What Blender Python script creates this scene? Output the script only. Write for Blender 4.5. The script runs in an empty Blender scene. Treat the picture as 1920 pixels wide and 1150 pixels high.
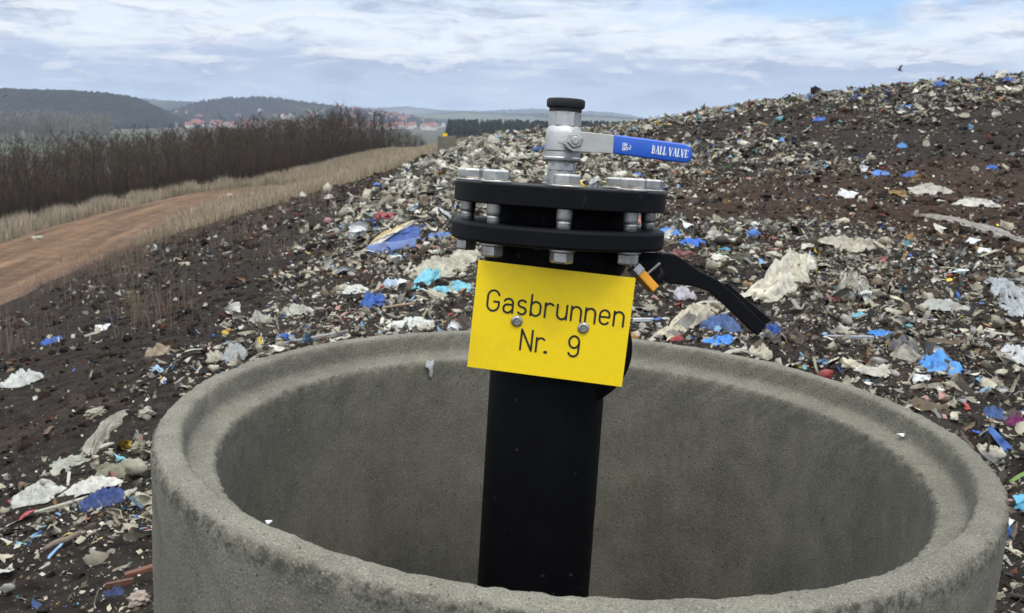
import bpy, bmesh, math, random
import numpy as np
from mathutils import Vector, Matrix
random.seed(7); RNG = np.random.default_rng(11)
S = bpy.context.scene
COL = S.collection
R = math.radians

# ------------------------------------------------------------------ camera
FPX, HZ, ROLL = 1800.0, 222.0, 0.014          # focal length and horizon row of the 1920 px wide photograph
PITCH = math.atan((575 - HZ) / FPX)
cam_d = bpy.data.cameras.new('camera'); cam = bpy.data.objects.new('camera', cam_d); COL.objects.link(cam)
CAM = Matrix.Rotation(math.pi / 2 - PITCH, 4, 'X') @ Matrix.Rotation(ROLL, 4, 'Z')
cam.matrix_world = CAM
cam_d.sensor_width = 36; cam_d.lens = FPX / 1920 * 36
cam_d.clip_start = 0.05; cam_d.clip_end = 40000
cam_d.dof.use_dof = True; cam_d.dof.focus_distance = 1.42; cam_d.dof.aperture_fstop = 17
S.camera = cam

# ------------------------------------------------------------------ world, sun, exposure
SUN_EL, SUN_AZ = R(67), R(150)                # azimuth clockwise from +y: behind the camera, to the right
w = bpy.data.worlds.new('World'); S.world = w; w.use_nodes = True
nt = w.node_tree; nt.nodes.clear()
def N(t, **k):
    n = nt.nodes.new(t)
    for a, b in k.items(): setattr(n, a, b)
    return n
def sock(n, v, i):
    if hasattr(v, 'is_output'): nt.links.new(v, n.inputs[i])
    elif v is not None: n.inputs[i].default_value = v
def MA(op, a, b=None, c=None, clamp=False):
    n = N('ShaderNodeMath', operation=op, use_clamp=clamp); sock(n, a, 0); sock(n, b, 1); sock(n, c, 2); return n.outputs[0]
def VM(op, a, b):
    n = N('ShaderNodeVectorMath', operation=op); sock(n, a, 0); sock(n, b, 1); return n.outputs[0]
def NOI(vec, scale, detail=6, rough=.55, dist=0):
    n = N('ShaderNodeTexNoise'); nt.links.new(vec, n.inputs['Vector'])
    n.inputs['Scale'].default_value = scale; n.inputs['Detail'].default_value = detail
    n.inputs['Roughness'].default_value = rough; n.inputs['Distortion'].default_value = dist
    return n.outputs['Fac']
def RAMP(fac, stops):
    n = N('ShaderNodeValToRGB'); e = n.color_ramp.elements
    while len(e) < len(stops): e.new(.5)
    for q, (p, c) in zip(e, stops): q.position = p; q.color = (*c, 1) if len(c) == 3 else c
    nt.links.new(fac, n.inputs[0]); return n.outputs[0]
def MIX(fac, a, b, blend='MIX'):
    n = N('ShaderNodeMixRGB', blend_type=blend); sock(n, fac, 0); sock(n, a, 1); sock(n, b, 2); return n.outputs[0]
def SMOOTH(v, a, b):
    n = N('ShaderNodeMapRange', interpolation_type='SMOOTHSTEP'); sock(n, v, 0)
    n.inputs[1].default_value = a; n.inputs[2].default_value = b; return n.outputs[0]
tc = N('ShaderNodeTexCoord').outputs['Generated']
sx = N('ShaderNodeSeparateXYZ'); nt.links.new(tc, sx.inputs[0]); X, Y, Z = sx.outputs
sky = N('ShaderNodeTexSky', sky_type='NISHITA', sun_disc=False, sun_elevation=SUN_EL, sun_rotation=SUN_AZ)
v1 = VM('MULTIPLY', tc, (5.5, 5.5, 20)); v2 = VM('MULTIPLY', tc, (6.5, 6.5, 30)); v3 = VM('MULTIPLY', tc, (3, 3, 30))
n1 = NOI(v1, 1.3, 8, .6, .35); n2 = NOI(v2, 1.6, 8, .62, .3); n3 = NOI(v3, 2.2, 7, .6, .25)
# elevation bands with billowing edges: pale horizon, blue-grey bank, bright break, mixed sheet above
zz = MA('ADD', Z, MA('MULTIPLY', MA('SUBTRACT', n1, .5), .075))
band = RAMP(MA('MULTIPLY', zz, 4.0, clamp=True),
            [(0, (.66, .76, .87)), (.09, (.55, .645, .80)), (.20, (.455, .545, .74)), (.245, (.63, .71, .86)),
             (.30, (.86, .93, 1.0)), (.42, (.78, .87, 1.0)), (.56, (.55, .68, .94)), (1, (.80, .86, .93))])
grey = MIX(MA('MULTIPLY', SMOOTH(n2, .49, .68), .75), band, (.38, .445, .62, 1))
white = MIX(MA('MULTIPLY', SMOOTH(n3, .52, .68), MA('MULTIPLY', SMOOTH(Z, .025, .07), .75)), grey, (.90, .95, .985, 1))
v4 = VM('MULTIPLY', tc, (9.5, 9.5, 36)); n4 = NOI(v4, 1.25, 8, .6, .25); n4b = NOI(VM('ADD', v4, (0, 0, .22)), 1.25, 8, .6, .25)
lit = MIX(SMOOTH(MA('SUBTRACT', n4, n4b), -.05, .07), (.37, .43, .59, 1), (.97, .975, .97, 1))
white = MIX(MA('MULTIPLY', SMOOTH(n4, .47, .62), MA('MULTIPLY', SMOOTH(Z, .008, .05), .5)), white, lit)
gap = MA('MULTIPLY', MA('MULTIPLY', SMOOTH(NOI(v1, .9, 6, .6, .4), .45, .58), SMOOTH(Z, .055, .11)), MA('MULTIPLY', SMOOTH(X, .02, .34), .85))
skyb = MIX(1.0, sky.outputs[0], (.95, 1.2, 1.6, 1), 'MULTIPLY')
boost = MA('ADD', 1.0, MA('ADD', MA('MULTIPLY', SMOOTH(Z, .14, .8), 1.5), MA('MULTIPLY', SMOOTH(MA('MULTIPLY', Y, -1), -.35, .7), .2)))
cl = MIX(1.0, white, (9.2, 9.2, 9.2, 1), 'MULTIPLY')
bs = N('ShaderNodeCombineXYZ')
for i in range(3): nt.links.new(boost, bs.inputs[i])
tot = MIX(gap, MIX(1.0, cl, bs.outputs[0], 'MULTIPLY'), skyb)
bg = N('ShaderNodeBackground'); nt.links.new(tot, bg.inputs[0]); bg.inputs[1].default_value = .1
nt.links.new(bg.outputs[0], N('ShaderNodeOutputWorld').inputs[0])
sl = bpy.data.lights.new('sun', 'SUN'); sl.energy = 1.5; sl.angle = R(14); sl.color = (1, .93, .82)
so = bpy.data.objects.new('sun', sl); COL.objects.link(so)
sd = Vector((math.sin(SUN_AZ) * math.cos(SUN_EL), math.cos(SUN_AZ) * math.cos(SUN_EL), math.sin(SUN_EL)))
so.rotation_euler = sd.to_track_quat('Z', 'Y').to_euler()
S.view_settings.view_transform = 'Standard'; S.view_settings.look = 'None'; S.view_settings.gamma = 1
S.view_settings.exposure = 0.18
S.render.engine = 'CYCLES'
S.cycles.use_denoising = True; S.cycles.max_bounces = 5; S.cycles.diffuse_bounces = 3

# ------------------------------------------------------------------ helpers
def tag(o, label=None, cat=None, group=None, kind=None):
    if label: o['label'] = label
    if cat: o['category'] = cat
    if group: o['group'] = group
    if kind: o['kind'] = kind
    return o
def empty(name, loc=(0, 0, 0), label=None, cat=None, group=None):
    o = bpy.data.objects.new(name, None); COL.objects.link(o); o.location = loc; o.empty_display_size = .1
    return tag(o, label, cat, group)
def np_mesh(name, V, F, mat=None, smooth=True, colors=None):
    """F: list of (n,k) int arrays"""
    me = bpy.data.meshes.new(name); V = np.asarray(V, np.float32)
    Fs = [np.asarray(f, np.int32) for f in F if len(f)]
    me.vertices.add(len(V)); me.vertices.foreach_set('co', V.ravel())
    idx = np.concatenate([f.ravel() for f in Fs]); cnt = np.concatenate([np.full(len(f), f.shape[1], np.int32) for f in Fs])
    me.loops.add(len(idx)); me.loops.foreach_set('vertex_index', idx)
    me.polygons.add(len(cnt)); me.polygons.foreach_set('loop_start', np.concatenate([[0], np.cumsum(cnt)[:-1]]).astype(np.int32))
    me.polygons.foreach_set('loop_total', cnt)
    me.polygons.foreach_set('use_smooth', np.full(len(cnt), smooth))
    if colors is not None:
        a = me.color_attributes.new('Col', 'FLOAT_COLOR', 'POINT')
        a.data.foreach_set('color', np.c_[colors, np.ones(len(V))].astype(np.float32).ravel())
    if mat: me.materials.append(mat)
    me.update(calc_edges=True); me.validate()
    return me
def link(name, me, parent=None, loc=None, rot=None):
    o = bpy.data.objects.new(name, me); COL.objects.link(o)
    if parent: o.parent = parent
    if loc is not None: o.location = loc
    if rot is not None: o.rotation_euler = rot
    return o
class MB:
    """collects shapes, builds ONE mesh object"""
    def __init__(s): s.V = []; s.F = {}; s.n = 0
    def add(s, V, F):
        V = np.asarray(V, float); F = [np.asarray(f) for f in (F if isinstance(F, list) else [F])]
        for f in F:
            if len(f): s.F.setdefault(f.shape[1], []).append(f + s.n)
        s.V.append(V); s.n += len(V); return s
    def mesh(s, name, mat, smooth=True):
        return np_mesh(name, np.concatenate(s.V), [np.concatenate(f) for f in s.F.values()], mat, smooth)
    def build(s, name, mat, parent=None, smooth=True, sharp=None, bevel=None):
        me = s.mesh(name, mat, smooth)
        if bevel:
            bm = bmesh.new(); bm.from_mesh(me)
            bmesh.ops.remove_doubles(bm, verts=bm.verts, dist=1e-6)
            ed = [e for e in bm.edges if len(e.link_faces) == 2 and e.calc_face_angle(0) > .5]
            bmesh.ops.bevel(bm, geom=ed, offset=bevel, segments=2, affect='EDGES', profile=.6, clamp_overlap=True)
            bmesh.ops.recalc_face_normals(bm, faces=bm.faces)
            for f in bm.faces: f.smooth = smooth
            bm.to_mesh(me); bm.free()
        o = link(name, me, parent)
        if sharp: me.set_sharp_from_angle(angle=R(sharp))
        return o
def quads_grid(n, m, wrap=False):
    """n rows, m columns"""
    i = np.arange(n - 1)[:, None]; j = np.arange(m if wrap else m - 1)[None]
    a = i * m + j; b = i * m + (j + 1) % m
    return np.stack([a, b, b + m, a + m], -1).reshape(-1, 4)
def lathe(prof, seg=64, cap=True):
    prof = np.asarray(prof, float); t = np.arange(seg) * 2 * np.pi / seg
    V = np.stack([prof[:, 0, None] * np.cos(t), prof[:, 0, None] * np.sin(t), np.repeat(prof[:, 1, None], seg, 1)], -1).reshape(-1, 3)
    F = [quads_grid(len(prof), seg, True)]
    if cap:
        k = len(prof) - 1
        if prof[0, 0] > 1e-6: F.append(np.arange(seg)[None, ::-1])
        if prof[k, 0] > 1e-6: F.append((k * seg + np.arange(seg))[None])
    return V, F
def prism(poly, y0, y1):
    """polygon in (x,z), extruded along y"""
    p = np.asarray(poly, float); n = len(p)
    V = np.r_[np.c_[p[:, 0], np.full(n, y0), p[:, 1]], np.c_[p[:, 0], np.full(n, y1), p[:, 1]]]
    i = np.arange(n); j = (i + 1) % n
    return V, [np.stack([i, j, j + n, i + n], -1), i[None, ::-1], (i + n)[None]]
def boxg(x0, x1, y0, y1, z0, z1):
    return prism([(x0, z0), (x1, z0), (x1, z1), (x0, z1)], y0, y1)
def tube(path, rad, seg=6):
    P = np.asarray(path, float); n = len(P); rad = np.broadcast_to(rad, n)
    T = np.gradient(P, axis=0); T /= np.linalg.norm(T, axis=1)[:, None] + 1e-12
    up = np.array([0, 0, 1.]) if abs(T[0, 2]) < .9 else np.array([1., 0, 0])
    A = np.cross(T, up); A /= np.linalg.norm(A, axis=1)[:, None] + 1e-12; B = np.cross(T, A)
    t = np.arange(seg) * 2 * np.pi / seg
    V = (P[:, None] + rad[:, None, None] * (np.cos(t)[None, :, None] * A[:, None] + np.sin(t)[None, :, None] * B[:, None])).reshape(-1, 3)
    return V, [quads_grid(n, seg, True), np.arange(seg)[None, ::-1], ((n - 1) * seg + np.arange(seg))[None]]
def hexa(r, z0, z1, ch=.0015, rot=0):
    """hexagonal head or nut with a turned chamfer, corner radius r"""
    a = np.arange(6) * np.pi / 3 + rot
    V = []; 
    for rr, z in ((r * .9, z0), (r, z0 + ch * 1.3), (r, z1 - ch * 1.3), (r * .9, z1)):
        V.append(np.c_[rr * np.cos(a), rr * np.sin(a), np.full(6, z)])
    return np.concatenate(V), [quads_grid(4, 6, True), np.arange(6)[None, ::-1], (18 + np.arange(6))[None]]
def xf(VF, M):
    V, F = VF; V = np.asarray(V); M = np.array(M); return V @ M[:3, :3].T + M[:3, 3], F
# --- numpy gradient noise
def _h(ix, iy, s):
    n = (ix.astype(np.int64) * 374761393 + iy.astype(np.int64) * 668265263 + s * 1442695041) & 0xffffffff
    n = ((n ^ (n >> 13)) * 1274126177) & 0xffffffff
    return ((n ^ (n >> 16)) & 0xffff) / 65535.0 * 2 * np.pi
def noise(x, y, s=0):
    x = np.asarray(x, float); y = np.asarray(y, float)
    ix = np.floor(x); iy = np.floor(y); fx = x - ix; fy = y - iy
    u = fx * fx * fx * (fx * (fx * 6 - 15) + 10); v = fy * fy * fy * (fy * (fy * 6 - 15) + 10)
    def g(a, b):
        t = _h(ix + a, iy + b, s); return np.cos(t) * (fx - a) + np.sin(t) * (fy - b)
    return 1.4 * ((g(0, 0) * (1 - u) + g(1, 0) * u) * (1 - v) + (g(0, 1) * (1 - u) + g(1, 1) * u) * v)
def fbm(x, y, s=0, o=4, gain=.5):
    r = 0; a = 1; f = 1
    for k in range(o): r = r + a * noise(x * f, y * f, s + 17 * k); a *= gain; f *= 2.03
    return r
def sstep(a, b, t): t = np.clip((t - a) / (b - a), 0, 1); return t * t * (3 - 2 * t)
# --- photograph pixel -> ray, and the point it meets
CAMN = np.array(CAM.to_3x3())
def ray(px, py): return CAMN @ np.array([(px - 960) / FPX, -(py - 575) / FPX, -1.0])
def on_y(px, py, y): r = ray(px, py); return r * (y / r[1])
def project(P):
    q = CAMN.T @ np.asarray(P, float); return 960 + FPX * q[0] / -q[2], 575 - FPX * q[1] / -q[2]

# ------------------------------------------------------------------ materials
MATS = {}
def mat(name, color=None, rough=.6, metal=0, spec=.5, attr=False, noise_amt=.25, noise_scale=8, bump=0, bump_scale=30, dirt=None,
        dirt_amt=.0, dirt_scale=5, speck=None, coords='Object', trans=0, extra=None, bump_dist=.01):
    if name in MATS: return MATS[name]
    m = bpy.data.materials.new(name); m.use_nodes = True; t = m.node_tree; MATS[name] = m
    p = t.nodes['Principled BSDF']; L = t.links.new
    p.inputs['Roughness'].default_value = rough; p.inputs['Metallic'].default_value = metal; p.inputs['Specular IOR Level'].default_value = spec
    c = t.nodes.new('ShaderNodeTexCoord').outputs[coords]
    def nz(scale, detail=5, rg=.6):
        n = t.nodes.new('ShaderNodeTexNoise'); L(c, n.inputs['Vector']); n.inputs['Scale'].default_value = scale
        n.inputs['Detail'].default_value = detail; n.inputs['Roughness'].default_value = rg; return n.outputs['Fac']
    def mr(v, a, b, c0=0., c1=1.):
        n = t.nodes.new('ShaderNodeMapRange'); L(v, n.inputs[0]); n.inputs[1].default_value = a; n.inputs[2].default_value = b
        n.inputs[3].default_value = c0; n.inputs[4].default_value = c1; return n.outputs[0]
    def mix(f, a, b, bl='MIX'):
        n = t.nodes.new('ShaderNodeMixRGB'); n.blend_type = bl
        for i, v in enumerate((f, a, b)):
            if hasattr(v, 'is_output'): L(v, n.inputs[i])
            else: n.inputs[i].default_value = v if i == 0 else (*v, 1)
        return n.outputs[0]
    if attr:
        a = t.nodes.new('ShaderNodeAttribute'); a.attribute_name = 'Col'; base = a.outputs['Color']
    else:
        r = t.nodes.new('ShaderNodeRGB'); r.outputs[0].default_value = (*color, 1); base = r.outputs[0]
    if noise_amt:
        f = mr(nz(noise_scale), .3, .7, 1 - noise_amt, 1 + noise_amt)
        cx = t.nodes.new('ShaderNodeCombineXYZ')
        for i in range(3): L(f, cx.inputs[i])
        base = mix(1.0, base, cx.outputs[0], 'MULTIPLY')
    if dirt: base = mix(mr(nz(dirt_scale, 7), .5 , .72, 0, dirt_amt), base, dirt)
    if speck:
        for sc, a0, a1, colr in speck:
            base = mix(mr(nz(sc, 2, .5), a0, a1), base, colr)
    if extra: base = extra(t, L, c, base, nz, mr, mix) or base
    L(base, p.inputs['Base Color'])
    if bump:
        b = t.nodes.new('ShaderNodeBump'); b.inputs['Strength'].default_value = bump; b.inputs['Distance'].default_value = bump_dist
        L(nz(bump_scale, 8, .65), b.inputs['Height']); L(b.outputs[0], p.inputs['Normal'])
    if trans: p.inputs['Transmission Weight'].default_value = trans
    return m

# ------------------------------------------------------------------ terrain
_kx = [-900, -420, -220, -120, -70, -45, -32, -26, -24, -21, -17, -15.5, -12, -8, -5, -3, -1.5, 0, 3, 8, 400]
_kz = [-25, -25, -20, -14.5, -11, -9, -7.4, -6.4, -6.15, -6.05, -6.0, -5.5, -4.55, -3.4, -2.55, -1.98, -1.66, -1.5, -1.42, -1.4, -1.4]
_tx = np.arange(-900, 400, .25); _tz = np.interp(_tx, _kx, _kz)
_k = np.exp(-.5 * (np.arange(-12, 13) / 4.) ** 2); _k /= _k.sum()
_tz = np.convolve(np.pad(_tz, 12, 'edge'), _k, 'valid')
_ax = [-2, 1, 4, 6.5, 9, 11, 15, 20, 24, 40, 80]; _aa = [0, .02, .20, .68, 1.05, 1.50, 2.48, 3.18, 3.64, 4.7, 5.0]
_gx = np.arange(-4, 80, .5); _ga = np.interp(_gx, _ax, _aa); _ga = np.convolve(np.pad(_ga, 4, 'edge'), np.ones(9) / 9, 'valid')
ROAD = np.array([(-11.5, 8), (-14.3, 18), (-17.4, 28), (-20.2, 40), (-22.6, 53), (-24.0, 66), (-23.2, 77), (-19, 84), (-12, 88)], float)
def road_center(y): return np.interp(y, ROAD[:, 1], ROAD[:, 0])
def Hs(x, y):
    """smooth ground"""
    x = np.asarray(x, float); y = np.asarray(y, float)
    xe = x - np.clip((30 - y) / 30, 0, 1) * 0.0
    z = np.interp(xe, _tx, _tz)
    e0 = np.where(x > -6, 104., np.where(x < -14, 190., 104 + (-6 - x) / 8 * 86))
    z = z - .065 * np.logaddexp(0, (y - e0) / 9.) * 9
    z = z + np.interp(x, _gx, _ga) * sstep(9, 48, y) * (1 - sstep(50, 150, y)) 
    z = z + -.10 * np.exp(-((x - 1) / 7) ** 2 - ((y - 78) / 22) ** 2)
    zv = -25 + 1.2 * noise(x / 160, y / 160, 5)
    k = 1.5
    return np.logaddexp(z / k, zv / k) * k
def rough_mask(x, y):
    road = 1 - sstep(3.2, 4.6, np.abs(x - road_center(y))) * 1.0
    road = np.where((y > 4) & (y < 88), road, 0)
    return 1 - road
def Hf(x, y):
    """ground with clods and humps"""
    d = np.hypot(x, y); m = rough_mask(x, y) * (1 - sstep(180, 260, d))
    h = Hs(x, y) + m * (.10 * fbm(x / 3.1, y / 3.1, 3, 2) + .045 * fbm(x / .8, y / .8, 9, 3))
    h = h + m * .016 * np.abs(fbm(x / .17, y / .17, 21, 3)) * (1 - sstep(14, 30, d))
    h = h + m * .15 * np.maximum(fbm(x / 2.4, y / 2.4, 33, 3), 0) * sstep(16, 34, y) * sstep(-6, -2, x)
    return h
def ground(px, py, f=Hf):
    r = ray(px, py); t = np.geomspace(1.2, 900, 5000)
    P = r[None] * t[:, None]; below = P[:, 2] < f(P[:, 0], P[:, 1])
    i = int(np.argmax(below)) if below.any() else len(t) - 1
    a, b = P[max(i - 1, 0)], P[i]
    for _ in range(14):
        m = (a + b) / 2
        if m[2] < f(m[0], m[1]): b = m
        else: a = m
    return b
# litter density on the ground, 0..1, in world metres
def blob(x, y, cx, cy, rx, ry): return np.exp(-((x - cx) / rx) ** 2 - ((y - cy) / ry) ** 2)
def brown_zone(x, y):
    n = .8 * noise(x / 3, y / 3, 41)
    b = sstep(1.2, 3.2, x + n) * sstep(12.5, 14.5, y + n - .10 * x) * (1 - sstep(21, 25, y + n))
    return np.clip(b + .8 * sstep(4.2, 5.5, x + n) * sstep(4, 8, y) * (1 - sstep(14, 18, y)), 0, 1)
def dens(x, y):
    n = fbm(x / 2.2, y / 2.2, 51, 3); n2 = fbm(x / 9, y / 9, 57, 3)
    left = np.interp(y, [0, 6, 9.5, 15, 20, 37, 60, 100], [-2.1, -2.3, -2.5, -3.2, -3.4, -4.6, -6.0, -6.5])
    d = sstep(-.5, .6, x - left + .5 * n)
    d = d * (1 - .92 * brown_zone(x, y))
    bl = np.maximum(sstep(8.2, 10.5, x + 1.5 * n2 + .6 * n) * sstep(18.5, 21, y + n) * (1 - sstep(34, 37.5, y - 2 * n2)),
                    sstep(4.5, 6.5, x) * (1 - sstep(12.5, 15, x)) * sstep(34, 37, y + 2 * n2) * (1 - sstep(52, 58, y)))    # bare dark flank of the mound
    d = d * (1 - .90 * bl)
    cb = sstep(-5.2, -3.6, x + .6 * n) * (1 - sstep(2.2, 4.5, x - .02 * y + n)) * sstep(13, 24, y)
    d = np.maximum(d, .93 * cb * sstep(-.5, .6, x - left + .5 * n))
    d = np.maximum(d, .95 * blob(x, y, -1.75, 4.3, .9, .75))
    d = d * np.where((x < -.6) & (y < 3.6), .35, 1)
    d = d * np.clip(.72 + .8 * n, .12, 1.2)
    d = np.maximum(d, .016 * sstep(-13, -7, x) * (1 - sstep(46, 58, y - x * 0)))
    d = d * (1 - sstep(-8, -14, x)) if False else d
    return np.clip(d, 0, 1) * (y < 112)
def grass_zone(x, y):
    """dry grass on the far embankment"""
    n = 2.2 * noise(x / 6, y / 6, 71)
    edge = np.interp(x, [-20, -15, -11, -7, -4.6, -3], [38, 50, 55, 60, 66, 120])
    return sstep(-2, 3, y - edge + n) * (x < -3.2)

def build_ground():
    az = np.r_[np.linspace(-180, -42, 40)[:-1], np.arange(-42, 42, .115), np.linspace(42, 180, 40)]
    az = np.radians(az)
    r = np.r_[.05, np.geomspace(.5, 60, 400), np.geomspace(60, 9500, 210)[1:]]
    A, RR = np.meshgrid(az, r); x = RR * np.sin(A); y = RR * np.cos(A)
    z = Hf(x, y)
    d = np.hypot(x, y)
    n1 = fbm(x / 1.4, y / 1.4, 81, 4); n2 = fbm(x / 7, y / 7, 85, 3)
    c = np.zeros(x.shape + (3,)); c[:] = (.030, .0250, .0205)
    br = np.clip(brown_zone(x, y) + .45 * sstep(.15, .6, n2) * (x > -2), 0, 1)[..., None]
    c = c * (1 - br) + br * np.array((.044, .0285, .0195))
    warm = sstep(.2, .7, n1)[..., None] * .6
    c = c * (1 - warm) + warm * np.array((.050, .037, .027))
    # red-brown shoulder beside the road
    sh = (sstep(0, 2.5, -13.3 - x + .8 * n1) * (y > 4) * (y < 90))[..., None]
    c = c * (1 - sh) + sh * np.array((.075, .047, .034))
    g = grass_zone(x, y)[..., None]; c = c * (1 - g) + g * np.array((.115, .092, .055))
    wd = (sstep(0, 4, road_center(y) - 5.0 - x) * (y > 5))[..., None]
    c = c * (1 - wd) + wd * np.array((.050, .036, .025))
    # valley: patchwork of fields
    u = (x * .8 + y * .6) / 420 ; v = (-x * .6 + y * .8) / 210
    ci = (_h(np.floor(u + .25 * noise(x / 300, y / 300, 4)), np.floor(v), 7) / (2 * np.pi) * 6).astype(int).clip(0, 5)
    pal = np.array([(.095, .080, .066), (.075, .085, .050), (.11, .10, .078), (.080, .070, .062), (.10, .088, .072), (.085, .078, .062)])
    va = sstep(300, 420, d)[..., None]; fc = pal[ci] * (1 + .25 * fbm(x / 90, y / 90, 91, 3)[..., None])
    c = c * (1 - va) + va * fc
    F = quads_grid(len(r), len(az))
    me = np_mesh('ground', np.stack([x, y, z], -1).reshape(-1, 3), [F], None, True, c.reshape(-1, 3))
    def flecks(t, L, co, base, nz, mr, mix):
        # pale grit and crumbs in the soil close by
        v = t.nodes.new('ShaderNodeTexVoronoi'); L(co, v.inputs['Vector']); v.inputs['Scale'].default_value = 34
        base = mix(mr(v.outputs['Distance'], .17, .11, 0, .8), base, (.20, .18, .15))
        v2 = t.nodes.new('ShaderNodeTexVoronoi'); L(co, v2.inputs['Vector']); v2.inputs['Scale'].default_value = 15
        return mix(mr(v2.outputs['Distance'], .10, .05, 0, .6), base, (.10, .045, .03))
    m = mat('ground soil', attr=True, rough=1, spec=.05, noise_amt=.55, noise_scale=9, bump=.9, bump_scale=22, bump_dist=.04, extra=flecks)
    me.materials.append(m)
    return tag(link('ground', me), kind='structure')
build_ground()

def build_road():
    y = np.linspace(6, 79, 260); c = road_center(y)
    k = np.ones(15) / 15; c = np.convolve(np.pad(c, 7, 'edge'), k, 'valid')
    u = np.linspace(-1, 1, 37); wd = 3.35 + .35 * noise(y / 4, y * 0, 2)
    X = c[:, None] + u[None] * wd[:, None] + .12 * noise(y[:, None] / 1.5, u[None] * 3, 8) * np.abs(u); Yv = np.repeat(y[:, None], 37, 1)
    Zv = Hs(X, Yv) + .03
    Zv -= .05 * (np.exp(-((u - .42) / .14) ** 2) + np.exp(-((u + .42) / .14) ** 2))[None] - .05
    Zv += .03 * fbm(X / .6, Yv / 2.5, 12, 3); Zv[:, [0, -1]] -= .12
    cr = np.zeros(X.shape + (3,)); cr[:] = (.128, .075, .040)
    rut = (np.exp(-((u - .42) / .2) ** 2) + np.exp(-((u + .42) / .2) ** 2))[None] * np.clip(.55 + fbm(X / 1.2, Yv / 6, 15, 3), 0, 1)
    pale = sstep(.1, .7, fbm(X / .9, Yv / 7, 25, 3))[..., None]
    cr = cr * (1 - .55 * pale) + .55 * pale * np.array((.185, .112, .064))
    cr = cr * (1 - .5 * rut[..., None]) + .5 * rut[..., None] * np.array((.075, .045, .028))
    stk = (.42 * noise(u * 6 + .4 * noise(Yv / 6, Yv * 0, 3), Yv / 14, 44) + .28 * noise(u * 14, Yv / 9, 45))[..., None]; cr = cr * (1 + stk)
    ed = sstep(.72, 1, np.abs(u))[None, :, None] * .7; cr = cr * (1 - ed) + ed * np.array((.115, .07, .05))
    me = np_mesh('dirt_road', np.stack([X, Yv, Zv], -1).reshape(-1, 3), [quads_grid(260, 37)], 
                 mat('road dirt', attr=True, rough=.95, spec=.2, noise_amt=.3, noise_scale=1.6, bump=.3, bump_scale=9, bump_dist=.05), True, cr.reshape(-1, 3))
    tag(link('dirt_road', me), kind='structure')
build_road()

# ------------------------------------------------------------------ concrete shaft ring
def ring_wear(t, L, c, b, nz, mr, mix, base):
    """dirt caught in the chipped outer arris, and faint runs down the wall"""
    def nd(k, *a, **p):
        n = t.nodes.new(k)
        for q, v in p.items(): setattr(n, q, v)
        for i, v in enumerate(a):
            if hasattr(v, 'is_output'): L(v, n.inputs[i])
            elif v is not None: n.inputs[i].default_value = v
        return n
    sp3 = nd('ShaderNodeSeparateXYZ', c); xy = nd('ShaderNodeVectorMath', c, (1, 1, 0), operation='MULTIPLY').outputs[0]
    r = nd('ShaderNodeVectorMath', xy, operation='LENGTH').outputs['Value']; z = sp3.outputs[2]
    band = nd('ShaderNodeMath', mr(r, .612, .6165), mr(nd('ShaderNodeMath', z, .014, operation='ADD').outputs[0], -.022, -.006), operation='MULTIPLY').outputs[0]
    band = nd('ShaderNodeMath', band, mr(z, -.0015, -.006), operation='MULTIPLY').outputs[0]
    nb = t.nodes.new('ShaderNodeTexNoise'); L(c, nb.inputs['Vector']); nb.inputs['Scale'].default_value = 70; nb.inputs['Detail'].default_value = 6; nb.inputs['Roughness'].default_value = .7
    b = mix(nd('ShaderNodeMath', band, mr(nb.outputs['Fac'], .47, .58, 0, .8), operation='MULTIPLY').outputs[0], b, tuple(v * .28 for v in base))
    st = nd('ShaderNodeVectorMath', c, (16, 16, .9), operation='MULTIPLY').outputs[0]
    n2 = t.nodes.new('ShaderNodeTexNoise'); L(st, n2.inputs['Vector']); n2.inputs['Scale'].default_value = 1; n2.inputs['Detail'].default_value = 7; n2.inputs['Roughness'].default_value = .65
    wall = mr(z, -.055, -.08)
    return mix(nd('ShaderNodeMath', wall, mr(n2.outputs['Fac'], .50, .66, 0, .22), operation='MULTIPLY').outputs[0], b, tuple(v * .55 for v in base))
def concrete_mat(name, base):
    def ex(t, L, c, b, nz, mr, mix):
        b = mix(mr(nz(2.6, 8, .7), .46, .60, 0, .6), b, tuple(v * .62 for v in base))      # damp blotches
        b = mix(mr(nz(11, 6, .7), .56, .68, 0, .5), b, (base[0] * 1.25, base[1] * 1.22, base[2] * 1.12))
        b = mix(mr(nz(420, 2), .55, .66, 0, .6), b, tuple(min(1, v * 2.1) for v in base))     # pale aggregate grains
        b = mix(mr(nz(380, 2), .46, .35, 0, .65), b, tuple(v * .38 for v in base))
        v = t.nodes.new('ShaderNodeTexVoronoi'); L(c, v.inputs['Vector']); v.inputs['Scale'].default_value = 60
        b = mix(mr(v.outputs['Distance'], .13, .07, 0, .85), b, tuple(v * .25 for v in base))   # air holes
        return ring_wear(t, L, c, b, nz, mr, mix, base)
    return mat(name, base, rough=.92, spec=.25, noise_amt=.22, noise_scale=14, bump=.5, bump_scale=210, bump_dist=.003, extra=ex)
CONC = concrete_mat('concrete', (.168, .157, .121))
def ring_frame(a, b=0.):
    n = np.array([math.tan(a), math.tan(b), 1]); n /= np.linalg.norm(n); u = np.array([1, 0, 0]) - n * n[0]; u /= np.linalg.norm(u); v = np.cross(n, u)
    return u, v, n
def fmat(o, u, v, n): return Matrix(((u[0], v[0], n[0], o[0]), (u[1], v[1], n[1], o[1]), (u[2], v[2], n[2], o[2]), (0, 0, 0, 1)))
RC = np.array([.0961, 1.4505, -.4578]); RU, RV, RN = ring_frame(R(2.33))
RINGM = fmat(RC, RU, RV, RN)
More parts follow.
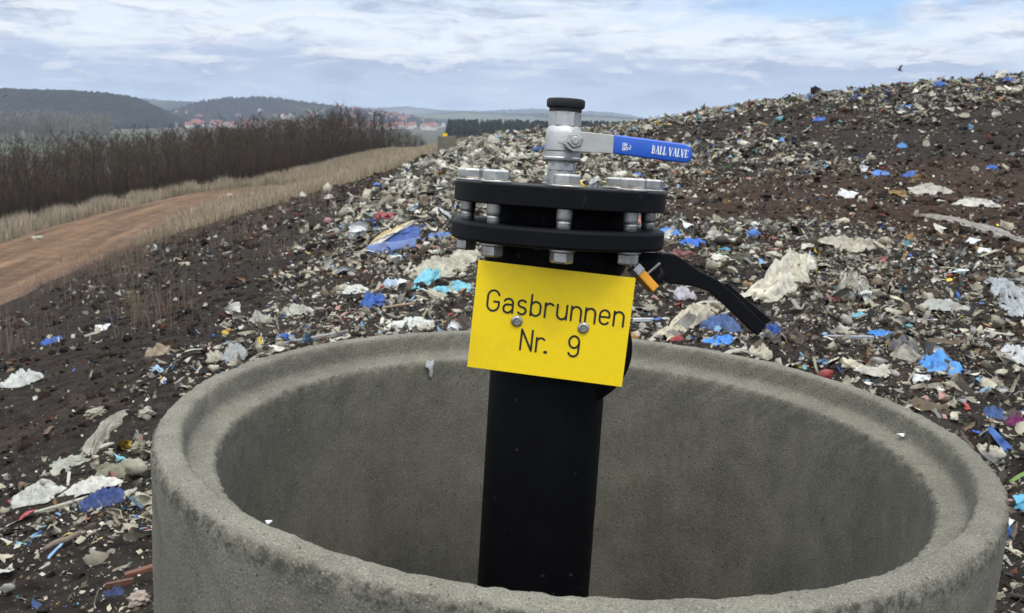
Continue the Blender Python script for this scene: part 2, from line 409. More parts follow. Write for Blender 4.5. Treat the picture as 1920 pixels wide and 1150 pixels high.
def ring_mesh(name, seg, fine):
    prof = [(.62, -1.06), (.62, -.8), (.62, -.5), (.62, -.3), (.62, -.2), (.62, -.12), (.62, -.075), (.62, -.05), (.62, -.034), (.6198, -.020), (.6188, -.0115), (.6165, -.0060), (.6125, -.0030),
            (.607, -.0014), (.600, -.0004), (.594, 0), (.588, -.0003), (.5845, -.001), (.5815, -.003), (.5795, -.007), (.578, -.014), (.5768, -.022), (.5758, -.030), (.574, -.0365), (.570, -.0405),
            (.564, -.0422), (.555, -.0432), (.545, -.044), (.5395, -.0452), (.536, -.0485), (.5345, -.054), (.534, -.065), (.5335, -.1), (.533, -.2), (.5325, -.35), (.532, -.6), (.53, -1.06)]
    prof = np.array(prof)
    if fine:   # denser rings
        out = [prof[0]]
        for a, b in zip(prof[:-1], prof[1:]):
            k = max(1, int(np.linalg.norm(b - a) / (.007 if b[1] > -.12 else .02))); out += [a + (b - a) * i / k for i in range(1, k + 1)]
        prof = np.array(out)
    V, F = lathe(prof, seg, False); V = V.reshape(len(prof), seg, 3)
    t = np.arange(seg) * 2 * np.pi / seg; cx, cy = np.cos(t), np.sin(t)
    if fine:
        s = np.cumsum(np.r_[0, np.linalg.norm(np.diff(prof, axis=0), axis=1)])
        def n2(f, sd, o=3):  # periodic noise around the ring
            return fbm(cx[None] * f + s[:, None] * f * 1.7 + 40, cy[None] * f - s[:, None] * f * 1.3 + 20, sd, o)
        edge = np.exp(-((prof[:, 0] - .617) / .006) ** 2 - ((prof[:, 1] + .008) / .013) ** 2) \
             + np.exp(-((prof[:, 0] - .5365) / .004) ** 2 - ((prof[:, 1] + .048) / .008) ** 2) \
             + .45 * np.exp(-((prof[:, 0] - .580) / .005) ** 2 - ((prof[:, 1] + .005) / .010) ** 2)
        am = .0009 + .0026 * edge[:, None]
        dn = n2(9, 5) * .0012 + am * n2(38, 8, 3) - .011 * edge[:, None] * np.maximum(n2(30, 31, 4) - .30, 0)
        T = np.gradient(prof, axis=0); T /= np.linalg.norm(T, axis=1)[:, None]
        nr, nz_ = T[:, 1], -T[:, 0]
        V[..., 0] += nr[:, None] * dn * cx; V[..., 1] += nr[:, None] * dn * cy; V[..., 2] += nz_[:, None] * dn
    return np_mesh(name, V.reshape(-1, 3), [np.concatenate(F)], CONC, True)
ring = link('concrete_ring', ring_mesh('concrete_ring', 1000, True)); ring.matrix_world = RINGM
tag(ring, 'large round concrete shaft ring with stepped rim standing around the black gas pipe', 'concrete ring')
def rp(th, r, z):   # point in ring coordinates
    return np.array([r * math.cos(th), r * math.sin(th), z])
# dried white splash on the ledge
sp = MB(); th = math.atan2(.465, -.262)
a0 = [(-.010, .0), (-.004, .006), (.004, .003), (.011, .007), (.008, -.001), (.005, -.010), (.0065, -.020), (.002, -.030), (-.002, -.026), (-.002, -.014), (-.006, -.008), (-.012, -.006)]
def splash_pt(q, k):
    t2 = th - q[0] / .53; z = -.050 + q[1]
    return rp(t2, (.5315 if z < -.055 else .5335 if z < -.047 else .540) - k, z)
n = len(a0); ce = splash_pt((-.001, -.006), .0022)
sp.add(np.array([splash_pt(q, .002) for q in a0] + [ce]), np.array([(i, (i + 1) % n, n) for i in range(n)]))
sp.build('dried_splash', mat('lime splash', (.34, .345, .34), rough=.9, noise_amt=.4, noise_scale=90), ring)
# scraps of paper lying on the ring
def ring_scrap(px, py, r, sx, sy, label):
    # point of the ledge plane under this pixel
    d = ray(px, py); z0 = {1: -.033 if px > 960 else -.040, 0: .004}[r]; o = RC + RN * z0; t = (o @ RN) / (d @ RN); P = d * t
    m = MB(); k = 12; a = np.arange(k) * 2 * np.pi / k; rr = 1 + .3 * np.sin(3 * a + px)
    V = np.c_[sx * rr * np.cos(a), sy * rr * np.sin(a), .0022 + .0012 * np.sin(2 * a + 1)]
    V = np.r_[V, [[0, 0, .004]], V - [0, 0, .0015]]
    i = np.arange(k); j = (i + 1) % k
    m.add(V, [np.stack([i, j, np.full(k, k)], -1), np.stack([i, i + k + 1, j + k + 1, j], -1)])
    o = m.build('paper_scrap', mat('white paper', (.72, .72, .70), rough=.7, noise_amt=.15)); o.matrix_world = fmat(P, RU, RV, RN)
    tag(o, label, 'paper scrap')
ring_scrap(1690, 817, 1, .0065, .0045, 'tiny white paper scrap lying in the rim groove of the concrete ring')
ring_scrap(503, 981, 1, .004, .0025, 'small white crumb on the near left ledge of the concrete ring')

# ------------------------------------------------------------------ gas well
PO = on_y(1013, 900, 1.452); WU, WV, WN = ring_frame(R(2.75), R(3.2))
WM = fmat(PO, WU, WV, WN)
def s_at(py, rf=0.):
    """height along the pipe axis whose image row is py; rf: radial offset towards the camera"""
    a, b = -1.2, 1.2
    for _ in range(50):
        m = (a + b) / 2
        if project(PO + m * WN - rf * WV)[1] > py: a = m
        else: b = m
    return (a + b) / 2
def wl(px, py, y):   # pixel on the plane y = const of the well's own frame -> local x, z
    d = ray(px, py); o = PO + WV * y; t = (o @ WV) / (d @ WV); q = d * t - PO; return np.array([q @ WU, q @ WN])
BLK = mat('black polyethylene', (.0024, .0025, .0031), rough=.6, spec=.11, noise_amt=.35, noise_scale=25, bump=.12, bump_scale=90, bump_dist=.002,
          speck=[(60, .70, .78, (.035, .037, .042))])
BLKF = mat('black coated steel', (.0031, .0033, .0044), rough=.55, spec=.15, noise_amt=.3, noise_scale=20, bump=.18, bump_scale=120, bump_dist=.002,
           speck=[(40, .69, .80, (.05, .052, .058))])
STEEL = mat('zinc steel', (.50, .48, .44), rough=.38, metal=.9, noise_amt=.22, noise_scale=60, bump=.15, bump_scale=200, bump_dist=.001, dirt=(.16, .14, .11), dirt_amt=.7, dirt_scale=45)
NICK = mat('nickel plated brass', (.52, .51, .48), rough=.42, metal=.75, noise_amt=.12, noise_scale=80, bump=.2, bump_scale=260, bump_dist=.0008)
BRASSY = mat('lever steel', (.56, .54, .47), rough=.35, metal=.8, noise_amt=.12, noise_scale=60)
well = empty('gas_well'); well.matrix_world = WM
tag(well, 'black gas pipe with bolted flanges, ball valve on top and yellow sign 9', 'gas well')
z_ft, z_fb = s_at(352, .161), s_at(393, .161)          # upper flange
z_lt, z_lb = s_at(431, .162), s_at(470, .162)          # lower flange
z_c = s_at(505, .1)
MB().add(*lathe([(.0905, -.75), (.0905, -.3), (.0905, 0), (.0905, z_c - .03)], 96)).build('pipe', BLK, well, sharp=40)
MB().add(*lathe([(.0905, z_c - .032), (.098, z_c - .02), (.107, z_c - .004), (.110, z_c + .004), (.110, z_lb - .0005)], 96)).build('collar', BLK, well, sharp=40)
def flange(zb, zt, r, c0, c1):
    MB().add(*lathe([(.06, zb), (r - c0, zb), (r - c0 * .3, zb + c0 * .3), (r, zb + c0), (r, zt - c1), (r - c1 * .3, zt - c1 * .3), (r - c1, zt), (.06, zt)], 160)).build('flange', BLKF, well, sharp=20)
flange(z_fb, z_ft, .161, .002, .0025); flange(z_lb, z_lt, .163, .004, .005)
MB().add(*lathe([(.105, z_lt + .0005), (.107, (z_lt + z_fb) / 2), (.107, z_fb - .0005)], 96, False)).build('valve_disc_housing', BLK, well, sharp=40)
# bolts
top_h = hexa(.0205, .0055, .0205, .0022, .35)
for k in range(8):
    a = -math.pi / 2 + k * math.pi / 4 + .012; bx, by = .1385 * math.cos(a), .1385 * math.sin(a)
    ro = [.62, .3, .12, .5, .2, .7, .25, .45][k]
    M0 = Matrix.Translation((bx, by, 0))
    sh = MB()
    zt, zb = z_fb, z_lt
    sh.add(*xf(lathe([(.0098, z_lb - .0180), (.0098, zb + .001), (.0102, zb + .002), (.0102, zb + .005), (.0092, zb + .0056), (.0092, zb + .0066), (.0104, zb + .0072), (.0104, zb + .0095), (.0100, zb + .0102), (.0110, zb + .0118),
                      (.0113, zb + .016), (.0113, zt - .001), (.0113, z_ft + .002)], 28), M0))
    bo = sh.build('bolt', STEEL, well, sharp=40)
    h = MB().add(*xf(hexa(.0203, z_ft + .0036, z_ft + .0186, .002, ro), M0)); h.build('bolt_head', STEEL, bo, False, bevel=.0006)
    MB().add(*xf(lathe([(.0105, z_ft + .0003), (.0222, z_ft + .0003), (.0225, z_ft + .001), (.0225, z_ft + .0028), (.022, z_ft + .0034), (.0105, z_ft + .0034)], 40), M0)).build('washer', STEEL, bo, sharp=40)
    MB().add(*xf(hexa(.0168, z_lb - .0195, z_lb - .0032, .0018, ro + .25), M0)).build('nut', STEEL, bo, False, bevel=.0006)
    MB().add(*xf(lathe([(.0105, z_lb - .003), (.0188, z_lb - .003), (.0188, z_lb - .0004), (.0105, z_lb - .0004)], 36), M0)).build('washer', STEEL, bo, sharp=40)
# ball valve
bv = MB()
q = lambda py: s_at(py)
zb0, zb1, zb2, zb3 = z_ft + .0005, q(322), q(303), q(297)
zb4, zb5, zb6, zb7 = q(284), q(246), q(238), q(209)
prof = [(.019, zb0), (.019, zb1 + .002), (.0205, zb2 - .001), (.0255, zb2 + .0005), (.0276, zb2 + .002), (.0280, zb3), (.0268, zb3 + .002), (.0268, zb4 - .001), (.0276, zb4 + .001),
        (.0276, zb5 - .004), (.0268, zb5), (.0245, zb6 - .001), (.0225, zb6 + .0005), (.0222, zb7)]
body = bv.add(*lathe(prof, 72)).build('ball_valve', NICK, well, sharp=12)
def hexband(zA, zB, r, rot, nm, m=NICK):
    MB().add(*hexa(r, zA, zB, .0014, rot)).build(nm, m, body, False, bevel=.0008)
hexband(zb1, zb2 - .0015, .0226, .30, 'lower_hexagon'); hexband(zb6 - .0005, zb7, .0252, -1.05, 'upper_hexagon')
MB().add(*lathe([(.0215, zb0), (.0215, zb1 - .001)], 40)).build('nipple', STEEL, body, sharp=40)
zc0, zc1 = q(211), q(186)
cp = []
for p in [(.0205, zb7 + .0002), (.0240, zb7 + .0003), (.0248, zc0 + .001), (.0248, zc0 + .0055), (.0268, zc0 + .0062), (.0284, zc0 + .0075), (.0289, zc0 + .010), (.0289, zc1 - .0038), (.0282, zc1 - .0012), (.0265, zc1), (.001, zc1 + .0003)]: cp.append(p)
V, F = lathe(cp, 120); V = V.reshape(len(cp), 120, 3); t = np.arange(120); V[5:9, :, :2] *= (1 + .008 * np.sign(np.sin(t * np.pi / 2 + .4)))[None, :, None]
MB().add(V.reshape(-1, 3), F).build('cap', mat('black rubber cap', (.006, .006, .007), rough=.5, spec=.4, noise_amt=.2), body, sharp=35)
# boss, stem, lever
YL = -.043
cN = wl(1078, 264, YL)
MY = lambda y: Matrix.Translation((cN[0], y, cN[1])) @ Matrix.Rotation(math.pi / 2, 4, 'X')   # local z -> -y (towards the camera)
MB().add(*xf(lathe([(.0165, -.022), (.0165, .0), (.0135, .006), (.0100, .0075), (.0100, .0145)], 40), MY(-.027))).build('boss', NICK, body, sharp=40)
lp = [(1092, 247.5), (1122, 250.5), (1152, 254), (1150, 288), (1120, 286.5), (1088, 285), (1074, 284), (1064, 278), (1059, 271), (1047, 269), (1046.5, 263.5), (1055, 262), (1061, 258), (1066, 250), (1078, 246)]
P2 = np.array([wl(a, b, YL) for a, b in lp])
lever = MB().add(*prism(P2[::-1], YL - .0022, YL + .0022)).build('lever', BRASSY, body, False, bevel=.0007)
gp = [(1151, 253), (1200, 259), (1245, 265), (1281, 270), (1291, 274), (1297.5, 283), (1298.5, 292), (1294, 302), (1285, 306.5), (1240, 301), (1195, 294.5), (1149, 288.5)]
P3 = np.array([wl(a, b, YL) for a, b in gp])
BLUE = mat('blue vinyl', (.022, .105, .50), rough=.36, spec=.5, noise_amt=.08, noise_scale=60, bump=.08, bump_scale=120, bump_dist=.001)
grip = MB().add(*prism(P3[::-1], YL - .0052, YL + .0052)).build('grip', BLUE, body, True, bevel=.0026, sharp=70)
MB().add(*xf(hexa(.0118, .0024, .0098, .0014, .3), MY(YL))).build('lever_nut', STEEL, body, False, bevel=.0005)
MB().add(*xf(lathe([(.0058, .0095), (.0058, .0128), (.0050, .0136), (.0001, .0136)], 32), MY(YL))).build('stem', STEEL, body, sharp=40)

# ---- stroke lettering
def arc(cx, cy, rx, ry, a0, a1, n=14):
    a = np.radians(np.linspace(a0, a1, n)); return [(cx + rx * math.cos(i), cy + ry * math.sin(i)) for i in a]
GL = {
 'G': (.58, [arc(.3, .70, .28, .30, 18, 180) + arc(.3, .30, .28, .30, 180, 360) + [(.58, .46), (.34, .46)]]),
 'a': (.47, [arc(.24, .47, .22, .21, 155, 0) + [(.46, 0)], [(.46, .40), (.20, .40)] + arc(.20, .20, .19, .20, 90, 270) + [(.28, 0), (.46, .15)]]),
 's': (.42, [arc(.21, .515, .19, .165, 35, 270, 16) + arc(.21, .175, .20, .175, 90, -145, 16)]),
 'b': (.47, [[(0, 1), (0, 0)], [(0, .44)] + arc(.235, .44, .235, .24, 180, 0) + arc(.235, .24, .235, .24, 0, -180)]),
 'r': (.36, [[(0, .68), (0, 0)], arc(.22, .45, .22, .23, 180, 45)]),
 'u': (.47, [[(0, .68)] + arc(.235, .24, .235, .24, 180, 360), [(.47, .68), (.47, 0)]]),
 'n': (.47, [[(0, .68), (0, 0)], arc(.235, .44, .235, .24, 180, 0) + [(.47, 0)]]),
 'e': (.47, [[(0, .35), (.47, .35)] + arc(.235, .44, .235, .24, 0, 180) + arc(.235, .24, .235, .24, 180, 325)]),
 'N': (.54, [[(0, 0), (0, 1), (.54, 0), (.54, 1)]]),
 '.': (.06, [[(.0, .015), (.05, .015)]]),
 '9': (.50, [arc(.25, .71, .25, .29, 0, 360, 28), [(.5, .71)] + arc(.25, .26, .25, .26, 0, -155)]),
 'O': (.5, [arc(.25, .5, .25, .5, 0, 360, 24)]), 'F': (.42, [[(0, 0), (0, 1), (.42, 1)], [(0, .52), (.36, .52)]]),
}
def ribbon(m, pts, w, f3, z=0):
    """flat stroke with round ends; f3 maps 2-D to 3-D (x, y, lift)"""
    p = np.asarray(pts, float)
    keep = np.r_[True, np.linalg.norm(np.diff(p, axis=0), axis=1) > 1e-6]; p = p[keep]
    d = np.diff(p, axis=0); d /= np.linalg.norm(d, axis=1)[:, None]
    for i in range(len(p) - 1):
        nrm = np.array([-d[i, 1], d[i, 0]]) * w / 2
        m.add(np.array([f3(p[i] - nrm, z), f3(p[i + 1] - nrm, z), f3(p[i + 1] + nrm, z), f3(p[i] + nrm, z)]), np.array([[0, 1, 2, 3]]))
    a = np.arange(12) * np.pi / 6
    for i in range(len(p)):
        m.add(np.array([f3(p[i] + w / 2 * np.array([math.cos(t), math.sin(t)]), z + .00004 * (1 + i % 3)) for t in a]), np.arange(12)[None])
# ---- sign
YS = -.112
TL, TR, BL, BR = [wl(a, b, YS) for a, b in ((897, 488), (1192, 522), (876, 688), (1166, 726))]
def sgn(u, v, y=YS): # u,v in photo pixels of the sign (297 x 203)
    s, r = u / 297, v / 203
    q = (TL * (1 - s) + TR * s) * (1 - r) + (BL * (1 - s) + BR * s) * r
    return np.array([q[0], y, q[1]])
YEL = mat('yellow engraved plastic', (.90, .63, .006), rough=.42, spec=.4, noise_amt=.03, noise_scale=300, bump=.05, bump_scale=500, bump_dist=.0005, dirt=(.55, .37, .02), dirt_amt=.3, dirt_scale=16)
sg = MB().add(*prism(np.array([TL, TR, BR, BL])[::-1], YS, YS + .003)).build('sign', YEL, well, False, bevel=.0004)
lt = MB(); cnt = [0]
def text(st, u0, v0, cap, wst, gap=.23, adv=None):
    u = u0
    for i, ch in enumerate(st):
        wd, pl = GL[ch]
        for p in pl:
            cnt[0] += 1
            ribbon(lt, p, wst / cap, lambda c, z: sgn(u + c[0] * cap, v0 - c[1] * cap, YS - .0003 - z), (cnt[0] % 5) * .00012)
        u += (wd + gap) * cap
    return u
text('Gasbrunnen', 24.5, 91, 38.5, 3.9, .232)
text('Nr', 96, 157, 38, 3.9, .24); text('.', 143, 157, 38, 5.5); text('9', 187, 157.5, 38, 3.9)
lt.build('lettering', mat('engraved black', (.012, .011, .010), rough=.7, noise_amt=0), sg, False)
for u, v in ((84, 105), (210.5, 102.5)):
    p = sgn(u, v); Mr = Matrix.Translation(p) @ Matrix.Rotation(math.pi / 2, 4, 'X')
    rv = MB().add(*xf(lathe([(.0084, 0), (.0087, .0008), (.0079, .0022), (.0060, .0033), (.0052, .0035), (.0047, .0006), (.0027, .0005), (.0024, .0034), (.0002, .0036)], 36), Mr))
    rv.build('rivet', STEEL, sg, sharp=40)
# side outlet behind the sign
cS = wl(1076, 655, -.052)
Ms = Matrix.Translation((cS[0], -.052, cS[1])) @ Matrix.Rotation(-math.pi / 2, 4, 'X')
MB().add(*xf(lathe([(.083, 0), (.088, .003), (.0895, .008), (.0895, .10)], 80), Ms)).build('side_outlet', BLK, well, sharp=40)
# letters on the grip: BALL VALVE with serifs, ON / OFF with a turning arrow
gl = MB(); e0 = np.array([1149, 253.5]); e1 = np.array([1291, 272.0]); ux = (e1 - e0) / np.linalg.norm(e1 - e0); vx = np.array([-ux[1], ux[0]])
def gp3(c, z):
    q = wl(c[0], c[1], YL - .0054); return np.array([q[0], YL - .0054 - z, q[1]])
SER = {'B': (.60, [([(.14, 0), (.14, 1)], .17), ([(0, .03), (.3, .03)], .06), ([(0, .97), (.3, .97)], .06), ([(.2, .97)] + arc(.28, .75, .19, .22, 90, -90, 9) + [(.2, .53)], .10), ([(.2, .53)] + arc(.30, .28, .22, .25, 90, -90, 9) + [(.2, .03)], .11)]),
       'A': (.72, [([(.10, 0), (.36, 1)], .06), ([(.36, 1), (.60, 0)], .17), ([(.2, .34), (.52, .34)], .06), ([(0, .03), (.22, .03)], .06), ([(.48, .03), (.74, .03)], .06)]),
       'L': (.56, [([(.14, 0), (.14, 1)], .17), ([(0, .97), (.28, .97)], .06), ([(0, .03), (.52, .03), (.54, .28)], .06)]),
       'V': (.70, [([(.10, 1), (.35, 0)], .17), ([(.35, 0), (.60, 1)], .06), ([(0, .97), (.24, .97)], .06), ([(.48, .97), (.72, .97)], .06)]),
       'E': (.58, [([(.14, 0), (.14, 1)], .17), ([(0, .97), (.52, .97), (.53, .76)], .06), ([(.14, .52), (.40, .52)], .06), ([(0, .03), (.53, .03), (.56, .28)], .06)]), ' ': (.28, [])}
u = 0.; base = np.array([1221.5, 287.5]); cap = 14.5; kx = .735
for i, ch in enumerate('BALL VALVE'):
    wd, pl = SER[ch]
    for j, (p, ws) in enumerate(pl):
        ribbon(gl, [base + ux * (u + x * cap * kx) - vx * (y * cap) for x, y in p], ws * cap, gp3, .0001 + .0001 * (j % 5))
    u += (wd + .05) * cap * kx
WPR = mat('white print', (.75, .77, .8), rough=.5, noise_amt=.1, noise_scale=400)
gl.build('lettering', WPR, body, False); gl = MB()
for st, b, in (('ON', np.array([1167.5, 274.0])), ('OFF', np.array([1166.5, 282.0]))):
    u = 0
    for i, ch in enumerate(st):
        wd, pl = GL[ch]
        for p in pl: ribbon(gl, [b + ux * (u + x * 6) - vx * (y * 6) for x, y in p], 1.25, gp3, .0001 + .0001 * (i % 3))
        u += (wd + .25) * 6
ribbon(gl, [np.array([1180, 272.5]) + ux * x + vx * y for x, y in arc(0, 3, 3.2, 3.2, -70, 90, 8)], 1.2, gp3, .0002)
ribbon(gl, [(1182.5, 277.2), (1179.3, 278.8), (1181.9, 281.2)], 1.2, gp3, .0003)
gl.build('switch_symbol', WPR, body, False)
# hand lever of the shut-off below the flanges
YH = -.012
hp = [(1150, 474), (1249, 474), (1263, 476), (1282, 488), (1307, 506), (1342, 523), (1368, 545), (1400, 577), (1432, 609), (1414, 627), (1385, 599), (1354, 569), (1325, 545), (1301, 536), (1275, 532), (1251, 531), (1236, 520), (1205, 497), (1150, 497)]
Ph = np.array([wl(a, b, YH) for a, b in hp])
hl = MB().add(*prism(Ph[::-1], YH - .016, YH + .010)).build('shutoff_handle', BLKF, well, False, bevel=.002)
tp = [(1357, 533), (1363, 530), (1402, 564), (1446, 600), (1431, 611), (1398, 577)]
MB().add(*prism(np.array([wl(a, b, YH) for a, b in tp])[::-1], YH - .004, YH + .022)).build('latch_trigger', BLKF, hl, False, bevel=.0015)
npz = [(1190, 486), (1232, 486), (1247, 516), (1240, 530), (1226, 527), (1213, 512), (1200, 500)]
MB().add(*prism(np.array([wl(a, b, YH - .02) for a, b in npz])[::-1], YH - .026, YH - .020)).build('notch_plate', BLKF, well, False, bevel=.0008)
MB().add(*xf(tube([(0, 0, -.012), (0, 0, .012)], .003, 12), Matrix.Translation((*(lambda c: (c[0], YH - .03, c[1]))(wl(1226, 503, YH - .03)),)) @ Matrix.Rotation(.8, 4, 'Y'))).build('latch_pin', STEEL, well, sharp=40)
# padlock hanging from the notch plate
pl_o = empty('padlock'); pc = wl(1205, 521, YH - .045)
pl_o.matrix_world = WM @ Matrix.Translation((pc[0], YH - .050, pc[1])) @ Matrix.Rotation(R(-46), 4, 'Y') @ Matrix.Rotation(R(-78), 4, 'Z') @ Matrix.Scale(.84, 4)
tag(pl_o, 'small orange padlock hanging beside the yellow sign under the lower flange', 'padlock')
ORG = mat('orange padlock sleeve', (.80, .33, .012), rough=.4, noise_amt=.08, noise_scale=50)
MB().add(*boxg(-.019, .019, -.0075, .0075, -.027, .012)).build('body', ORG, pl_o, False, bevel=.002)
MB().add(*boxg(-.020, .020, -.0083, .0083, .0122, .027)).build('shackle_plate', STEEL, pl_o, False, bevel=.001)
MB().add(*tube([(-.013, 0, .026), (-.013, 0, .034)] + [(.013 * math.cos(t), 0, .034 + .013 * math.sin(t)) for t in np.linspace(math.pi, 0, 12)] + [(.013, 0, .026)], .0035, 12)).build('shackle', STEEL, pl_o, sharp=50)

# ------------------------------------------------------------------ second and third well far away
def far_well(px, py_base, hgt, label_r, label_w, scale=1.0, brown=False):
    P = ground(px, py_base, Hs); z = Hs(P[0], P[1])
    if 'far' not in MATS: ring_far = ring_mesh('concrete_ring', 48, False); MATS['far'] = ring_far
    o = link('concrete_ring', MATS['far']); o.location = (P[0], P[1], z + hgt); o.rotation_euler = (0, 0, .4); o.scale = (scale,) * 3
    tag(o, label_r, 'concrete ring', 'distant shaft rings')
    e = empty('gas_well', (P[0] - .1, P[1] - .1, z), label_w, 'gas well', 'distant gas wells')
    MB().add(*lathe([(.09, .1), (.09, hgt + .12), (.16, hgt + .12), (.16, hgt + .2), (.03, hgt + .2), (.03, hgt + .32)], 24)).build('pipe', BLK, e, sharp=40)
    MB().add(*boxg(-.14, .14, -.20, -.185, hgt - .02, hgt + .19)).build('sign', YEL, e, False)
far_well(838, 291, 1.22, 'distant grey concrete shaft ring at the edge of the dry grass', 'distant gas pipe with small yellow plate rising from the far shaft ring')
far_well(985, 250, .62, 'farthest half buried shaft ring on the litter crest left of the valve', 'farthest gas pipe showing a yellow dot above the litter crest', 1.0)

# ------------------------------------------------------------------ litter shapes
def folded(n, a, b, k, rng, ang=1.5, flat=.6, torn=.25):
    """a stiff sheet a x b folded k times, settled flat-ish"""
    u, v = np.meshgrid(np.linspace(-1, 1, n), np.linspace(-1, 1, n), indexing='ij')
    o = rng.random() * 50
    e = 1 + torn * noise(np.arctan2(v, u) * 1.3 + o, np.full_like(u, o), 3) * np.maximum(abs(u), abs(v))
    P = np.stack([u * a / 2 * e, v * b / 2 * e, .06 * a * noise(u * 1.6 + o, v * 1.6, 5)], -1).reshape(-1, 3)
    s = max(a, b)
    for _ in range(k):
        ph = rng.random() * 2 * np.pi; nr = np.array([math.cos(ph), math.sin(ph), rng.normal(0, .35)]); nr /= np.linalg.norm(nr)
        ax = np.cross(nr, [0, 0, 1]); ax /= np.linalg.norm(ax)
        c = P.mean(0) + nr * rng.normal(0.12, .16) * s
        t = np.clip(((P - c) @ nr) / (.10 * s), 0, 1) * rng.normal(0, 1) * ang
        Q = P - c; co, si = np.cos(t)[:, None], np.sin(t)[:, None]
        P = c + Q * co + np.cross(ax, Q) * si + ax * (Q @ ax)[:, None] * (1 - co)
    P -= P.mean(0); P[:, 2] *= flat; P[:, 2] -= P[:, 2].min() + .04 * s
    return P, quads_grid(n, n)
_ico = {}
def ico(sub):
    if sub not in _ico:
        bm = bmesh.new(); bmesh.ops.create_icosphere(bm, subdivisions=sub, radius=1)
        _ico[sub] = (np.array([v.co[:] for v in bm.verts]), np.array([[v.index for v in f.verts] for f in bm.faces])); bm.free()
    return _ico[sub]
def clod(sub, rng, j=.3, flat=.7):
    V, F = ico(sub); o = rng.random() * 90
    r = 1 + j * fbm(V[:, 0] * 1.4 + o, V[:, 1] * 1.4 + V[:, 2] * 1.7 + o, 3, 3)
    P = V * r[:, None] * .5; P[:, 2] = P[:, 2] * flat + .5 * flat * .55
    return P, F
def lump(a, b, h, seed, rings=16, seg=44, crease=.55, dome=.5, rag=.30):
    """crumpled film or cloth lying on the ground, outline a x b, height h"""
    rho = np.linspace(0, 1, rings)[:, None]; th = (np.arange(seg) * 2 * np.pi / seg)[None]
    c, s = np.cos(th), np.sin(th); o = seed * 7.31
    out = 1 + rag * (fbm(c * 1.2 + o, s * 1.2 - o, 11, 5, .65) + .3 * noise(c * 7 + o, s * 7, 13))
    x = rho * out * c; y = rho * out * s
    n = fbm(x * 1.7 + o, y * 1.7 - o, 23, 2)
    rid = 1 - np.abs(fbm(x * 2.6 + .6 * n + o, y * 2.6 - o, 31, 3, .6)) * 1.5
    rid2 = 1 - np.abs(noise(x * 7 + o, y * 7 + .5 * n, 37)) * 2
    pa = seed * 1.7; fx = x * math.cos(pa) + y * math.sin(pa); rad = .15 * (1 - 2 * np.abs(noise(fx * 4.5 + 1.2 * n + o, (y * math.cos(pa) - x * math.sin(pa)) * 1.1, 47))) * (1 - rho ** 4) - .06
    z = (1 - rho ** 2) ** dome * (.55 + .5 * n + crease * (rid - .45) + .06 * rid2 + rad) + rho * .10 * (rid - .3) + .05 * rid2 * rho
    z = z * h * 1.15; z[-1] -= .10 * h
    x = x + .10 * noise(x * 3 + o, y * 3, 41); y = y + .10 * noise(x * 3, y * 3 + o, 43)
    V = np.stack([x * a / 2, y * b / 2, z], -1).reshape(-1, 3)
    F = quads_grid(rings, seg, True)
    return V, F
def ground_frame(P, yaw):
    e = .15; x, y = P[0], P[1]
    nx = (Hs(x - e, y) - Hs(x + e, y)) / (2 * e); ny = (Hs(x, y - e) - Hs(x, y + e)) / (2 * e)
    n = Vector((float(nx), float(ny), 1)).normalized()
    q = Vector((0, 0, 1)).rotation_difference(n)
    return Matrix.Translation(P) @ q.to_matrix().to_4x4() @ Matrix.Rotation(yaw, 4, 'Z')

# ------------------------------------------------------------------ loose litter nobody could count
PAL = np.array([(.38, .345, .25), (.47, .445, .37), (.27, .24, .175), (.22, .215, .19), (.13, .094, .06), (.052, .038, .027), (.020, .020, .021),
                (.055, .12, .32), (.20, .34, .48), (.15, .34, .38), (.30, .055, .045), (.40, .22, .19), (.55, .40, .06), (.28, .145, .055), (.12, .24, .10)])
PW = np.array([.24, .16, .22, .09, .13, .08, .025, .016, .014, .006, .008, .014, .005, .018, .002]); PW /= PW.sum()
def scatter(protos, pos, size, rng, cols, tilt=.5):
    """copies of prototype shapes baked into one mesh"""
    which = rng.integers(0, len(protos), len(pos)); Vs, Fs, Cs = [], {}, []; base = 0
    for k, (PV, PF) in enumerate(protos):
        i = np.where(which == k)[0]
        if not len(i): continue
        n = len(i); yaw = rng.random(n) * 2 * np.pi; tx = rng.normal(0, tilt, n); ty = rng.normal(0, tilt, n)
        cz, sz = np.cos(yaw), np.sin(yaw); cx, sx_ = np.cos(tx), np.sin(tx); cy, sy = np.cos(ty), np.sin(ty)
        z0 = np.zeros(n); o1 = np.ones(n)
        Rz = np.array([[cz, -sz, z0], [sz, cz, z0], [z0, z0, o1]]).transpose(2, 0, 1)
        Rx = np.array([[o1, z0, z0], [z0, cx, -sx_], [z0, sx_, cx]]).transpose(2, 0, 1)
        Ry = np.array([[cy, z0, sy], [z0, o1, z0], [-sy, z0, cy]]).transpose(2, 0, 1)
        M = Ry @ Rx @ Rz
        V = np.einsum('nij,vj->nvi', M, PV) * size[i][:, None, None] + pos[i][:, None]
        m = len(PV); Vs.append(V.reshape(-1, 3))
        Fs.setdefault(PF.shape[1], []).append((PF[None] + (base + np.arange(n) * m)[:, None, None]).reshape(-1, PF.shape[1]))
        Cs.append(np.repeat(cols[i], m, 0)); base += n * m
    return np.concatenate(Vs), [np.concatenate(f) for f in Fs.values()], np.concatenate(Cs)
def sample(n, r0, r1, pw, rng, azm=36, f=dens):
    """points on the ground, density per m2 falling as r**-pw"""
    e = 2 - pw; u = rng.random(n); r = (r0 ** e + u * (r1 ** e - r0 ** e)) ** (1 / e); a = np.radians(rng.uniform(-azm, azm, n))
    x, y = r * np.sin(a), r * np.cos(a)
    k = rng.random(n) < f(x, y); k &= np.hypot(x - RC[0], y - RC[1]) > .70
    return x[k], y[k], r[k]
